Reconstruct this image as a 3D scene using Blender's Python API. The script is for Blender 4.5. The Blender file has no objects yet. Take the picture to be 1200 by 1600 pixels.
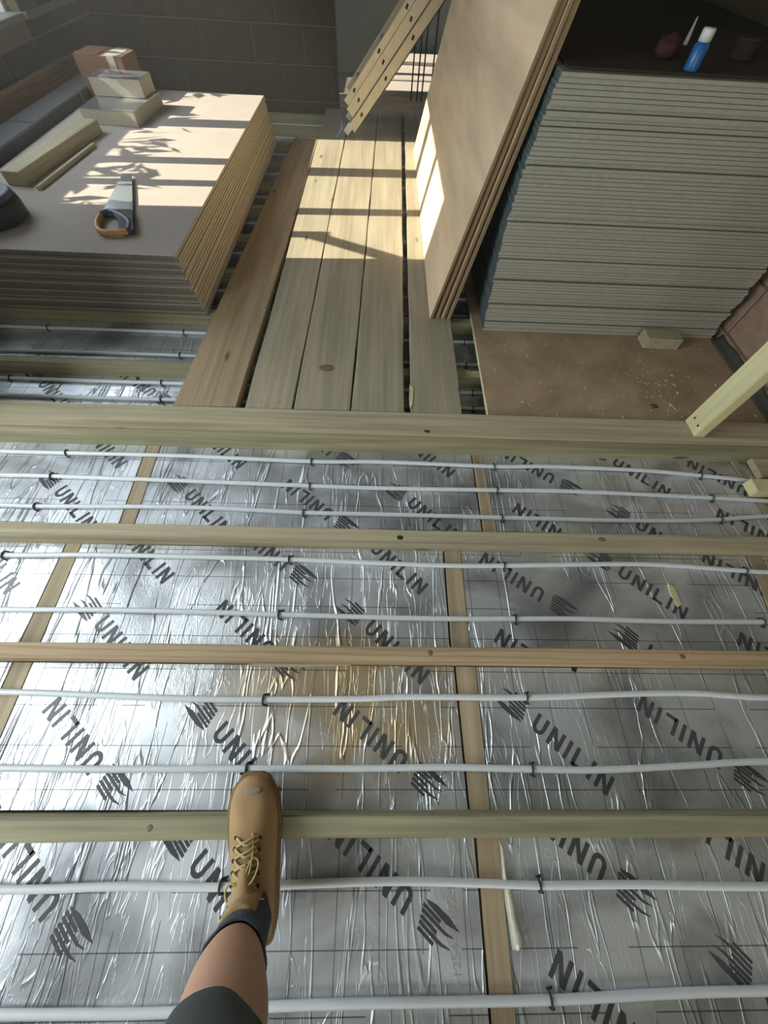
import bpy, bmesh, math, random
import numpy as np
from mathutils import Vector, Matrix, noise

random.seed(7)
C = bpy.context.scene.collection
SC = bpy.context.scene

# ------------------------------------------------------------------ camera
F, CX, CY, CH = 578.0, 600.0, 800.0, 1.265
_n = np.array([-24, 334, 578.0]); _n /= np.linalg.norm(_n)
_u = np.array([19850, 440, 578.0]); _u /= np.linalg.norm(_u)
AX = _u - _n * np.dot(_u, _n); AX /= np.linalg.norm(AX)
AZ = -_n
AY = np.cross(AZ, AX)
RM = np.array([AX, AY, AZ])


def on(px, py, z=0.0):
    """survey helper: where the sight line of a photo pixel meets the level z"""
    d = RM @ np.array([px - CX, py - CY, F])
    p = np.array([0, 0, CH]) + d * ((z - CH) / d[2])
    return float(p[0]), float(p[1])


cam = bpy.data.cameras.new('camera')
cam.sensor_fit = 'HORIZONTAL'; cam.sensor_width = 36.0; cam.lens = 36.0 * F / 1200.0
cam.clip_start = 0.02
co = bpy.data.objects.new('camera', cam); C.objects.link(co)
cr, cu, cb = RM @ np.array([1, 0, 0]), RM @ np.array([0, -1, 0]), RM @ np.array([0, 0, -1])
co.matrix_world = Matrix(((cr[0], cu[0], cb[0], 0), (cr[1], cu[1], cb[1], 0), (cr[2], cu[2], cb[2], CH), (0, 0, 0, 1)))
SC.camera = co

# ------------------------------------------------------------------ light
SC.view_settings.view_transform = 'Standard'
SC.view_settings.look = 'None'
SC.view_settings.gamma = 1.0
SC.view_settings.use_curve_mapping = False
SC.view_settings.exposure = 0.5
SUN = Vector((1.0, 0.06, -0.645)).normalized()
w = bpy.data.worlds.new('world'); SC.world = w; w.use_nodes = True
nt = w.node_tree; nt.nodes.clear()
bg = nt.nodes.new('ShaderNodeBackground'); wo = nt.nodes.new('ShaderNodeOutputWorld')
bg.inputs[0].default_value = (0.80, 0.90, 1.0, 1); bg.inputs[1].default_value = 5.0
nt.links.new(bg.outputs[0], wo.inputs[0])
sl = bpy.data.lights.new('sun', 'SUN'); sl.energy = 8.8; sl.angle = 0.006; sl.color = (1.0, 0.93, 0.76)
so = bpy.data.objects.new('sun', sl); C.objects.link(so)
so.rotation_euler = (-SUN).to_track_quat('Z', 'Y').to_euler(); so.location = (-6, 3, 5)


def area(name, loc, rot, sx, sy, power, col):
    l = bpy.data.lights.new(name, 'AREA'); l.shape = 'RECTANGLE'; l.size = sx; l.size_y = sy
    l.energy = power; l.color = col
    o = bpy.data.objects.new(name, l); C.objects.link(o); o.location = loc; o.rotation_euler = rot
    return o


# daylight of the left opening, and an added fill lamp behind the camera
area('daylight_left', (-2.46, 0.12, 1.45), (0, -math.pi / 2, 0), 1.45, 2.2, 68, (0.87, 0.96, 1.0))
area('fill_rear', (0.5, -2.44, 1.2), (math.pi / 2, 0, 0), 1.8, 1.9, 23, (0.98, 0.97, 0.93))

# ------------------------------------------------------------------ materials
MATS = {}


def newmat(name):
    m = bpy.data.materials.new(name); m.use_nodes = True
    n = m.node_tree; b = n.nodes['Principled BSDF']
    return m, n, b


def mk(n, t, **kw):
    x = n.nodes.new(t)
    for k, v in kw.items():
        if k.startswith('i_'):
            x.inputs[int(k[2:])].default_value = v
        else:
            setattr(x, k, v)
    return x


def ramp(n, stops):
    r = n.nodes.new('ShaderNodeValToRGB')
    e = r.color_ramp.elements
    e[0].position = stops[0][0]; e[0].color = (*stops[0][1], 1)
    e[1].position = stops[-1][0]; e[1].color = (*stops[-1][1], 1)
    for p, c in stops[1:-1]:
        k = e.new(p); k.color = (*c, 1)
    return r


def lin(r, g, b):
    return tuple(((c / 255 + 0.055) / 1.055) ** 2.4 if c > 10 else c / 255 / 12.92 for c in (r, g, b))


def objcoord(n, scale, rnd=True):
    tc = n.nodes.new('ShaderNodeTexCoord')
    oi = n.nodes.new('ShaderNodeObjectInfo')
    add = mk(n, 'ShaderNodeVectorMath', operation='ADD')
    mul = mk(n, 'ShaderNodeVectorMath', operation='SCALE'); mul.inputs[3].default_value = 37.0 if rnd else 0.0
    comb = n.nodes.new('ShaderNodeCombineXYZ')
    for i in range(3):
        n.links.new(oi.outputs['Random'], comb.inputs[i])
    n.links.new(comb.outputs[0], mul.inputs[0])
    n.links.new(tc.outputs['Object'], add.inputs[0]); n.links.new(mul.outputs[0], add.inputs[1])
    mp = n.nodes.new('ShaderNodeMapping'); mp.inputs['Scale'].default_value = scale
    n.links.new(add.outputs[0], mp.inputs[0])
    return mp


def wood(name, c1, c2, c3, axis=0, grain=55, stretch=1.6, rough=0.72, bump=0.25, knots=True):
    """timber: long grain along an axis, growth figure, knots"""
    m, n, b = newmat(name)
    s = [grain] * 3; s[axis] = stretch
    mp = objcoord(n, s)
    no = mk(n, 'ShaderNodeTexNoise'); no.inputs['Scale'].default_value = 1.0; no.inputs['Detail'].default_value = 4
    no.inputs['Distortion'].default_value = 0.6
    n.links.new(mp.outputs[0], no.inputs[0])
    r = ramp(n, [(0.28, c1), (0.5, c2), (0.72, c3)]); n.links.new(no.outputs['Fac'], r.inputs[0])
    s2 = [9, 9, 9]; s2[axis] = 1.2
    mp2 = objcoord(n, s2)
    n2 = mk(n, 'ShaderNodeTexNoise'); n2.inputs['Scale'].default_value = 1.0; n2.inputs['Detail'].default_value = 3
    n.links.new(mp2.outputs[0], n2.inputs[0])
    mx = mk(n, 'ShaderNodeMixRGB', blend_type='MULTIPLY'); mx.inputs[0].default_value = 1
    r2 = ramp(n, [(0.3, (0.78, 0.80, 0.76)), (0.7, (1.08, 1.05, 1.0))]); n.links.new(n2.outputs['Fac'], r2.inputs[0])
    n.links.new(r.outputs[0], mx.inputs[1]); n.links.new(r2.outputs[0], mx.inputs[2])
    out = mx.outputs[0]
    if knots:
        s3 = [7, 7, 7]; s3[axis] = 2.1
        mp3 = objcoord(n, s3)
        v = mk(n, 'ShaderNodeTexVoronoi'); v.inputs['Scale'].default_value = 1.0
        n.links.new(mp3.outputs[0], v.inputs[0])
        r3 = ramp(n, [(0.03, (0.30, 0.22, 0.15)), (0.07, (0.7, 0.6, 0.45)), (0.10, (1, 1, 1))])
        n.links.new(v.outputs['Distance'], r3.inputs[0])
        m2 = mk(n, 'ShaderNodeMixRGB', blend_type='MULTIPLY'); m2.inputs[0].default_value = 0.9
        n.links.new(out, m2.inputs[1]); n.links.new(r3.outputs[0], m2.inputs[2]); out = m2.outputs[0]
    n.links.new(out, b.inputs['Base Color'])
    b.inputs['Roughness'].default_value = rough
    bp = mk(n, 'ShaderNodeBump'); bp.inputs['Strength'].default_value = bump; bp.inputs['Distance'].default_value = 0.002
    n.links.new(no.outputs['Fac'], bp.inputs['Height']); n.links.new(bp.outputs[0], b.inputs['Normal'])
    return m


def plain(name, col, rough=0.6, metal=0.0, var=0.12, scale=30, bump=0.1, spec=0.5):
    m, n, b = newmat(name)
    mp = objcoord(n, (scale,) * 3)
    no = mk(n, 'ShaderNodeTexNoise'); no.inputs['Scale'].default_value = 1.0; no.inputs['Detail'].default_value = 5
    n.links.new(mp.outputs[0], no.inputs[0])
    r = ramp(n, [(0.25, tuple(c * (1 - var) for c in col)), (0.75, tuple(min(1, c * (1 + var)) for c in col))])
    n.links.new(no.outputs['Fac'], r.inputs[0]); n.links.new(r.outputs[0], b.inputs['Base Color'])
    b.inputs['Roughness'].default_value = rough; b.inputs['Metallic'].default_value = metal
    b.inputs['Specular IOR Level'].default_value = spec
    bp = mk(n, 'ShaderNodeBump'); bp.inputs['Strength'].default_value = bump; bp.inputs['Distance'].default_value = 0.003
    n.links.new(no.outputs['Fac'], bp.inputs['Height']); n.links.new(bp.outputs[0], b.inputs['Normal'])
    return m


def foil_material():
    m, n, b = newmat('foil')
    L = n.links.new
    geo = n.nodes.new('ShaderNodeNewGeometry')

    def mapped(s, off=(0, 0, 0), rot=0.0):
        mp = n.nodes.new('ShaderNodeMapping'); mp.inputs['Scale'].default_value = s
        mp.inputs['Location'].default_value = off; mp.inputs['Rotation'].default_value = (0, 0, rot)
        L(geo.outputs['Position'], mp.inputs[0]); return mp

    def math_(op, a, bb=None, c=None, clamp=False):
        x = mk(n, 'ShaderNodeMath', operation=op); x.use_clamp = clamp
        for i, v in enumerate((a, bb, c)):
            if v is None: continue
            if isinstance(v, (int, float)): x.inputs[i].default_value = v
            else: L(v, x.inputs[i])
        return x.outputs[0]

    def noise_(s, detail=2, dist=0.0, off=(0, 0, 0), rot=0.0):
        mp = mapped(s, off, rot)
        x = mk(n, 'ShaderNodeTexNoise'); x.inputs['Scale'].default_value = 1; x.inputs['Detail'].default_value = detail
        x.inputs['Distortion'].default_value = dist
        L(mp.outputs[0], x.inputs[0]); return x.outputs['Fac']

    def ridge(fac, width):
        d = math_('ABSOLUTE', math_('SUBTRACT', fac, 0.5))
        return math_('POWER', math_('SUBTRACT', 1.0, math_('DIVIDE', d, width, clamp=True), clamp=True), 1.5)

    r1 = ridge(noise_((10, 1.2, 1), 3.2, 0.45, (3, 1, 0), 0.04), 0.017)
    r2 = ridge(noise_((22, 3.8, 1), 3, 0.9, (9, 4, 0), -0.10), 0.028)
    r3 = ridge(noise_((60, 34, 1), 2, 0.6, (1, 8, 0)), 0.07)
    mask = math_('MULTIPLY', math_('SUBTRACT', noise_((2.2, 1.6, 1), 2, 0, (5, 5, 0)), 0.36), 5.0, clamp=True)
    mask2 = math_('MULTIPLY', math_('SUBTRACT', noise_((1.7, 2.1, 1), 2, 0, (8, 2, 0)), 0.45), 6.0, clamp=True)
    h = math_('ADD', math_('MULTIPLY', r1, 1.5), math_('MULTIPLY', math_('MULTIPLY', r2, 0.45), mask))
    h = math_('ADD', h, math_('MULTIPLY', math_('MULTIPLY', r3, 0.12), mask2))
    h = math_('ADD', h, math_('MULTIPLY', noise_((7, 4, 1), 3, 0.3), 0.28))
    bp = mk(n, 'ShaderNodeBump'); bp.inputs['Strength'].default_value = 0.75; bp.inputs['Distance'].default_value = 0.0026
    L(h, bp.inputs['Height']); L(bp.outputs[0], b.inputs['Normal'])
    # tarnish, dust and water stains
    st = noise_((3.0, 3.6, 1), 5, 0.7, (2, 7, 0))
    ra = ramp(n, [(0.30, (0.30, 0.31, 0.33)), (0.43, (0.50, 0.52, 0.54)), (0.55, (0.72, 0.755, 0.79)), (0.8, (0.79, 0.83, 0.87))])
    L(st, ra.inputs[0])
    # brown staining in the middle bays
    sep = n.nodes.new('ShaderNodeSeparateXYZ'); L(geo.outputs['Position'], sep.inputs[0])
    dx = math_('DIVIDE', math_('ADD', sep.outputs[0], 0.05), 0.42); dy = math_('DIVIDE', math_('SUBTRACT', sep.outputs[1], 0.06), 0.24)
    dd = math_('ADD', math_('MULTIPLY', dx, dx), math_('MULTIPLY', dy, dy))
    blob = math_('MULTIPLY', math_('SUBTRACT', 1.25, dd, clamp=True), math_('MULTIPLY', math_('SUBTRACT', noise_((5, 5, 1), 4, 0.8, (4, 4, 0)), 0.30), 4.5, clamp=True), clamp=True)
    mb = mk(n, 'ShaderNodeMixRGB'); L(math_('MULTIPLY', blob, 1.0), mb.inputs[0]); L(ra.outputs[0], mb.inputs[1]); mb.inputs[2].default_value = (0.52, 0.42, 0.27, 1)
    # printed setting-out grid
    def line(axis, pitch, off, wd):
        t = math_('FRACT', math_('DIVIDE', math_('ADD', sep.outputs[axis], 10 + off), pitch))
        return math_('LESS_THAN', math_('ABSOLUTE', math_('SUBTRACT', t, 0.5)), wd / pitch / 2)
    g = math_('MAXIMUM', line(0, 0.104, 0.0, 0.0022), line(1, 0.101, 0.0, 0.0026))
    broken = math_('GREATER_THAN', noise_((4, 4, 1), 1, 0, (7, 1, 0)), 0.40)
    mg = mk(n, 'ShaderNodeMixRGB'); L(math_('MULTIPLY', math_('MULTIPLY', g, broken), 0.72), mg.inputs[0]); L(mb.outputs[0], mg.inputs[1]); mg.inputs[2].default_value = (0.05, 0.06, 0.07, 1)
    L(mg.outputs[0], b.inputs['Base Color'])
    b.inputs['Metallic'].default_value = 0.74
    rr = ramp(n, [(0.3, (0.52,) * 3), (0.7, (0.33,) * 3)]); L(noise_((6, 6, 1), 4, 0.4, (1, 1, 0)), rr.inputs[0])
    L(rr.outputs[0], b.inputs['Roughness'])
    return m


M = dict(
    foil=foil_material(),
    foam=plain('foam_yellow', lin(182, 176, 154), 0.9, var=0.12, scale=60),
    ink=plain('printed_ink', (0.07, 0.073, 0.078), 0.36, var=0.1, bump=0.0),
    inkfaint=plain('faint_ink', (0.40, 0.40, 0.39), 0.6, var=0.1, bump=0.0),
    joist=wood('joist_wood', lin(152, 142, 118), lin(172, 162, 136), lin(186, 177, 152), 0),
    joist_y=wood('noggin_wood', lin(152, 136, 112), lin(174, 157, 130), lin(188, 172, 146), 1, knots=True),
    green=wood('treated_wood', lin(134, 130, 104), lin(156, 151, 122), lin(172, 166, 136), 0),
    red=wood('red_grain_wood', lin(162, 138, 110), lin(180, 158, 128), lin(192, 172, 142), 0, grain=38, stretch=1.1),
    plank=wood('scaffold_board_wood', lin(150, 140, 120), lin(164, 154, 134), lin(173, 164, 144), 1, grain=48, stretch=1.3),
    plank_warm=wood('new_board_wood', lin(150, 130, 102), lin(168, 148, 118), lin(178, 159, 130), 1, grain=40, stretch=1.0),
    stud=wood('stud_wood', lin(196, 188, 142), lin(212, 205, 160), lin(220, 214, 172), 2, grain=60),
    offcut=wood('offcut_wood', lin(160, 150, 120), lin(176, 167, 138), lin(188, 180, 152), 1),
    darkwood=wood('brown_timber', lin(112, 84, 42), lin(140, 106, 54), lin(156, 122, 66), 1),
    ply=wood('ply_face', lin(206, 178, 146), lin(219, 194, 163), lin(228, 206, 176), 1, grain=10, stretch=1.2, knots=False, bump=0.08),
    plyedge=wood('ply_edge', lin(92, 72, 48), lin(138, 116, 84), lin(160, 138, 104), 2, grain=120, stretch=1.0, knots=False),
    whiteboard=plain('board_face', lin(172, 162, 152), 0.85, var=0.06, scale=8),
    boardend=plain('board_cut_end', lin(102, 100, 82), 0.9, var=0.16, scale=70),
    boardside=plain('board_rough_side', lin(206, 190, 156), 0.92, var=0.25, scale=110, bump=0.6),
    gyp=plain('plasterboard_end', lin(158, 156, 140), 0.9, var=0.09, scale=50),
    gypface=plain('plasterboard_paper', lin(128, 122, 110), 0.9, var=0.06, scale=14),
    gypblue=plain('blue_edge_tape', lin(70, 88, 94), 0.8, var=0.15, scale=60),
    chip=None, mortar=plain('mortar', lin(104, 96, 72), 0.95, var=0.2, scale=40, bump=0.5),
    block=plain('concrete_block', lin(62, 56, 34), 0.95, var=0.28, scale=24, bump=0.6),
    bluebrick=plain('pink_brick', lin(150, 124, 108), 0.95, var=0.2, scale=26, bump=0.5),
    slab=plain('concrete_slab', lin(96, 92, 84), 0.95, scale=12),
    plaster=plain('ceiling_board', lin(120, 116, 106), 0.9, scale=6),
    pipe=plain('white_pipe', lin(214, 219, 221), 0.38, var=0.03, bump=0.0),
    clip=plain('dark_plastic_clip', (0.03, 0.032, 0.034), 0.5),
    black=plain('black_rubber', (0.018, 0.02, 0.022), 0.6),
    dpm=plain('blue_black_membrane', lin(72, 68, 62), 0.5, scale=20, bump=0.6),
    alu=plain('dull_aluminium', lin(206, 196, 168), 0.5, metal=0.45, var=0.08, scale=20),
    hole=plain('rung_hole_dark', lin(52, 44, 34), 0.7),
    blue=plain('blue_plastic', lin(70, 150, 190), 0.4, var=0.1),
    canblue=plain('can_blue', lin(34, 96, 150), 0.35, var=0.25, scale=60, bump=0.0),
    white=plain('white_plastic', lin(206, 206, 206), 0.45, var=0.05),
    maroon=plain('maroon_cloth', lin(64, 28, 30), 0.85, var=0.2),
    card=plain('brown_card', lin(136, 104, 74), 0.85, var=0.08, scale=10),
    tape=plain('shiny_tape', lin(190, 184, 176), 0.18, var=0.05, spec=0.8),
    silver=plain('silver_facing', lin(190, 192, 196), 0.25, metal=0.8, var=0.08, bump=0.3),
    brightfoil=plain('bright_foil', lin(226, 224, 206), 0.35, metal=0.25, var=0.08, scale=60, bump=0.8),
    darksheet=plain('dark_brown_sheet', lin(46, 38, 26), 0.8, var=0.3, scale=6),
    knotwood=plain('knot_wood', lin(118, 102, 78), 0.8, var=0.2, scale=200),
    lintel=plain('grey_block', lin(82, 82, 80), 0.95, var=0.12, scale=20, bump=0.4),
    steel=plain('steel_blade', lin(170, 178, 178), 0.35, metal=0.6, var=0.06, bump=0.0),
    orange=plain('orange_grip', lin(196, 140, 70), 0.5, var=0.1),
    navy=plain('navy_plastic', lin(58, 72, 92), 0.45, var=0.15),
    suede=plain('tan_suede', lin(168, 137, 98), 0.92, var=0.14, scale=22, bump=0.35),
    suede_dark=plain('worn_toe', lin(146, 130, 112), 0.8, var=0.12, scale=40),
    sole=plain('boot_sole', lin(120, 96, 62), 0.8),
    lace=plain('lace', lin(190, 170, 118), 0.85, var=0.1, scale=120),
    sock=plain('sock_knit', lin(66, 70, 80), 0.95, var=0.3, scale=160, bump=0.7),
    skin=plain('skin', lin(176, 134, 106), 0.6, var=0.07, scale=16, bump=0.1),
    shorts=plain('shorts_cloth', lin(54, 60, 58), 0.95, var=0.15, scale=80),
    brass=plain('screw', lin(40, 38, 36), 0.5),
    leaf=plain('leaf', lin(60, 90, 40), 0.6),
    poly=plain('unseen_cover_sheet', lin(226, 232, 232), 0.5, var=0.04, scale=4, bump=0.3),
    cable=plain('black_cable', (0.015, 0.015, 0.017), 0.5),
    greypaint=plain('grey_wall_render', lin(112, 114, 104), 0.9, var=0.08, scale=5),
)


def chip_material():
    m, n, b = newmat('floor_sheet_dusty')
    mp = objcoord(n, (7, 7, 7)); no = mk(n, 'ShaderNodeTexNoise'); no.inputs['Scale'].default_value = 1; no.inputs['Detail'].default_value = 7
    no.inputs['Distortion'].default_value = 0.2
    n.links.new(mp.outputs[0], no.inputs[0])
    r = ramp(n, [(0.3, lin(144, 122, 96)), (0.5, lin(160, 138, 110)), (0.7, lin(174, 152, 124))]); n.links.new(no.outputs['Fac'], r.inputs[0])
    mp2 = objcoord(n, (130, 130, 130)); v = mk(n, 'ShaderNodeTexVoronoi'); v.inputs['Scale'].default_value = 1; n.links.new(mp2.outputs[0], v.inputs[0])
    r2 = ramp(n, [(0.0, (1.25, 1.2, 1.1)), (0.5, (0.95, 0.95, 0.95))]); n.links.new(v.outputs['Distance'], r2.inputs[0])
    mx = mk(n, 'ShaderNodeMixRGB', blend_type='MULTIPLY'); mx.inputs[0].default_value = 0.5
    n.links.new(r.outputs[0], mx.inputs[1]); n.links.new(r2.outputs[0], mx.inputs[2]); n.links.new(mx.outputs[0], b.inputs['Base Color'])
    b.inputs['Roughness'].default_value = 0.9
    bp = mk(n, 'ShaderNodeBump'); bp.inputs['Strength'].default_value = 0.4; bp.inputs['Distance'].default_value = 0.003
    n.links.new(no.outputs['Fac'], bp.inputs['Height']); n.links.new(bp.outputs[0], b.inputs['Normal'])
    return m


M['chip'] = chip_material()


def brick_red_grain():  # cathedral grain of the red joist: rings stretched along the timber
    m = M['red']; n = m.node_tree; b = n.nodes['Principled BSDF']
    mp = objcoord(n, (1.6, 15, 15))
    wv = mk(n, 'ShaderNodeTexWave', wave_type='RINGS', rings_direction='SPHERICAL')
    wv.inputs['Scale'].default_value = 1.3; wv.inputs['Distortion'].default_value = 6; wv.inputs['Detail'].default_value = 2; wv.inputs['Detail Scale'].default_value = 0.8
    n.links.new(mp.outputs[0], wv.inputs[0])
    r = ramp(n, [(0.0, (0.80, 0.62, 0.50)), (0.3, (1, 1, 1))]); n.links.new(wv.outputs['Fac'], r.inputs[0])
    src = b.inputs['Base Color'].links[0].from_socket
    mx = mk(n, 'ShaderNodeMixRGB', blend_type='MULTIPLY'); mx.inputs[0].default_value = 0.7
    n.links.new(src, mx.inputs[1]); n.links.new(r.outputs[0], mx.inputs[2]); n.links.new(mx.outputs[0], b.inputs['Base Color'])


brick_red_grain()

# ------------------------------------------------------------------ mesh helpers


def link(name, mesh, parent=None, loc=(0, 0, 0), rot=(0, 0, 0)):
    o = bpy.data.objects.new(name, mesh); C.objects.link(o)
    if parent is not None: o.parent = parent
    o.location = loc; o.rotation_euler = rot
    return o


def tag(o, label=None, cat=None, group=None, kind=None):
    if label: o['label'] = label
    if cat: o['category'] = cat
    if group: o['group'] = group
    if kind: o['kind'] = kind
    return o


def empty(name, loc, label, cat, group=None, rot=(0, 0, 0)):
    o = bpy.data.objects.new(name, None); C.objects.link(o); o.empty_display_size = 0.05
    o.location = loc; o.rotation_euler = rot
    return tag(o, label, cat, group)


def finish(bm, name, mats, smooth=False):
    me = bpy.data.meshes.new(name); bm.normal_update(); bm.to_mesh(me); bm.free()
    for m in (mats if isinstance(mats, (list, tuple)) else [mats]): me.materials.append(m)
    if smooth:
        for p in me.polygons: p.use_smooth = True
    return me


def boxmesh(name, sx, sy, sz, mats, bevel=0.0, side_mat=None, zbase=True, seg=1):
    """box centred in x, y; resting on z=0 unless zbase is off. side_mat = {'-x': i, ...} material index per face direction"""
    bm = bmesh.new(); bmesh.ops.create_cube(bm, size=1)
    for v in bm.verts:
        v.co = Vector((v.co.x * sx, v.co.y * sy, (v.co.z + (0.5 if zbase else 0)) * sz))
    bm.normal_update()
    if side_mat:
        for f in bm.faces:
            nn = f.normal
            k = max(((abs(nn.x), 'x', nn.x), (abs(nn.y), 'y', nn.y), (abs(nn.z), 'z', nn.z)))
            key = ('+' if k[2] > 0 else '-') + k[1]
            f.material_index = side_mat.get(key, side_mat.get(k[1], 0))
    if bevel:
        bmesh.ops.bevel(bm, geom=list(bm.edges), offset=bevel, segments=seg, affect='EDGES', profile=0.6)
    return finish(bm, name, mats)


def box(name, x0, x1, y0, y1, z0, z1, mat, parent=None, bevel=0.0, side_mat=None, rot=(0, 0, 0)):
    me = boxmesh(name, x1 - x0, y1 - y0, z1 - z0, mat, bevel, side_mat)
    return link(name, me, parent, ((x0 + x1) / 2, (y0 + y1) / 2, z0), rot)


def timber(name, x0, x1, y0, y1, z0, z1, mat, bevel=0.003, wob=0.0, along=0, parent=None, rot=(0, 0, 0), n=24):
    """a sawn timber subdivided along its length and slightly bowed"""
    L = (x1 - x0) if along == 0 else (y1 - y0)
    bm = bmesh.new(); bmesh.ops.create_cube(bm, size=1)
    for v in bm.verts:
        v.co = Vector((v.co.x * (x1 - x0), v.co.y * (y1 - y0), (v.co.z + .5) * (z1 - z0)))
    bmesh.ops.bevel(bm, geom=list(bm.edges), offset=bevel, segments=2, affect='EDGES')
    ed = [e for e in bm.edges if abs((e.verts[0].co - e.verts[1].co)[along]) > L * 0.8]
    bmesh.ops.subdivide_edges(bm, edges=ed, cuts=n, use_grid_fill=False)
    s = random.random() * 100
    for v in bm.verts:
        t = v.co[along]
        d = noise.noise((t * 0.9, s, 0)) * wob
        d2 = noise.noise((t * 9, s + v.co[1 - along] * 20, v.co.z * 20)) * wob * 0.18
        v.co[1 - along] += d + d2
    return link(name, finish(bm, name, mat), parent, ((x0 + x1) / 2, (y0 + y1) / 2, z0), rot)


def catmull(pts, k=8):
    P = [Vector(p) for p in pts]
    P = [P[0] * 2 - P[1]] + P + [P[-1] * 2 - P[-2]]
    out = []
    for i in range(1, len(P) - 2):
        a, b, c, d = P[i - 1:i + 3]
        for j in range(k):
            t = j / k
            out.append(0.5 * ((2 * b) + (c - a) * t + (2 * a - 5 * b + 4 * c - d) * t * t + (3 * b - a - 3 * c + d) * t ** 3))
    out.append(P[-2]); return out


def tube_bm(bm, pts, r, seg=12, cap=True, squash=1.0):
    rings = []
    n = len(pts); up = Vector((0, 0, 1))
    for i, p in enumerate(pts):
        t = (pts[min(i + 1, n - 1)] - pts[max(i - 1, 0)]).normalized()
        a = t.cross(up)
        if a.length < 1e-3: a = t.cross(Vector((1, 0, 0)))
        a.normalize(); b = a.cross(t).normalized()
        rr = r[i] if isinstance(r, (list, tuple)) else r
        rings.append([bm.verts.new(p + a * math.cos(q) * rr + b * math.sin(q) * rr * squash) for q in [2 * math.pi * k / seg for k in range(seg)]])
    for i in range(n - 1):
        for k in range(seg):
            bm.faces.new((rings[i][k], rings[i][(k + 1) % seg], rings[i + 1][(k + 1) % seg], rings[i + 1][k]))
    if cap:
        bm.faces.new(rings[0]); bm.faces.new(list(reversed(rings[-1])))
    return rings


def tube(name, pts, r, mat, parent=None, seg=12, smooth_k=8, squash=1.0, loc=(0, 0, 0)):
    bm = bmesh.new(); tube_bm(bm, catmull(pts, smooth_k) if smooth_k else [Vector(p) for p in pts], r, seg, True, squash)
    bmesh.ops.recalc_face_normals(bm, faces=bm.faces)
    return link(name, finish(bm, name, mat, True), parent, loc)


def lathe_mesh(name, prof, mat, seg=32):
    bm = bmesh.new(); rings = []
    for r, z in prof:
        rings.append([bm.verts.new((max(r, 1e-4) * math.cos(2 * math.pi * k / seg), max(r, 1e-4) * math.sin(2 * math.pi * k / seg), z)) for k in range(seg)])
    for i in range(len(rings) - 1):
        for k in range(seg):
            bm.faces.new((rings[i][k], rings[i][(k + 1) % seg], rings[i + 1][(k + 1) % seg], rings[i + 1][k]))
    bm.faces.new(list(reversed(rings[0]))); bm.faces.new(rings[-1])
    bmesh.ops.recalc_face_normals(bm, faces=bm.faces)
    return finish(bm, name, mat, True)


def prism_mesh(name, poly, z0, z1, mats, top_i=0, side_i=0):
    bm = bmesh.new()
    a = [bm.verts.new((x, y, z0)) for x, y in poly]; b = [bm.verts.new((x, y, z1)) for x, y in poly]
    n = len(poly)
    f = bm.faces.new(b); f.material_index = top_i
    f = bm.faces.new(list(reversed(a))); f.material_index = side_i
    for i in range(n):
        f = bm.faces.new((a[i], a[(i + 1) % n], b[(i + 1) % n], b[i])); f.material_index = side_i
    bmesh.ops.recalc_face_normals(bm, faces=bm.faces)
    return finish(bm, name, mats)


# ------------------------------------------------------------------ room shell
XL, XR, YB, YF, ZF, ZC = -2.5, 1.82, -2.5, 5.22, -0.10, 2.60
ZB = ZF - 0.0
tag(box('floor', -2.9, 2.6, -2.7, 7.9, -0.25, ZF, M['slab']), kind='structure')
tag(box('ceiling', -2.9, 2.6, -2.7, 7.9, ZC, ZC + 0.12, M['plaster']), kind='structure')

BW, BH, JT = 0.44, 0.215, 0.01
_blockcache = {}


def block_mesh(w_, h_, mat, key):
    k = (round(w_, 3), round(h_, 3), key)
    if k not in _blockcache:
        bm = bmesh.new(); bmesh.ops.create_cube(bm, size=1)
        for v in bm.verts: v.co = Vector((v.co.x * w_, v.co.y * 0.012, v.co.z * h_))
        bm.normal_update()
        es = [e for e in bm.edges if all(v.co.y < 0 for v in e.verts)]
        bmesh.ops.bevel(bm, geom=es, offset=0.004, segments=1, affect='EDGES')
        _blockcache[k] = finish(bm, 'block', mat)
    return _blockcache[k]


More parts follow.
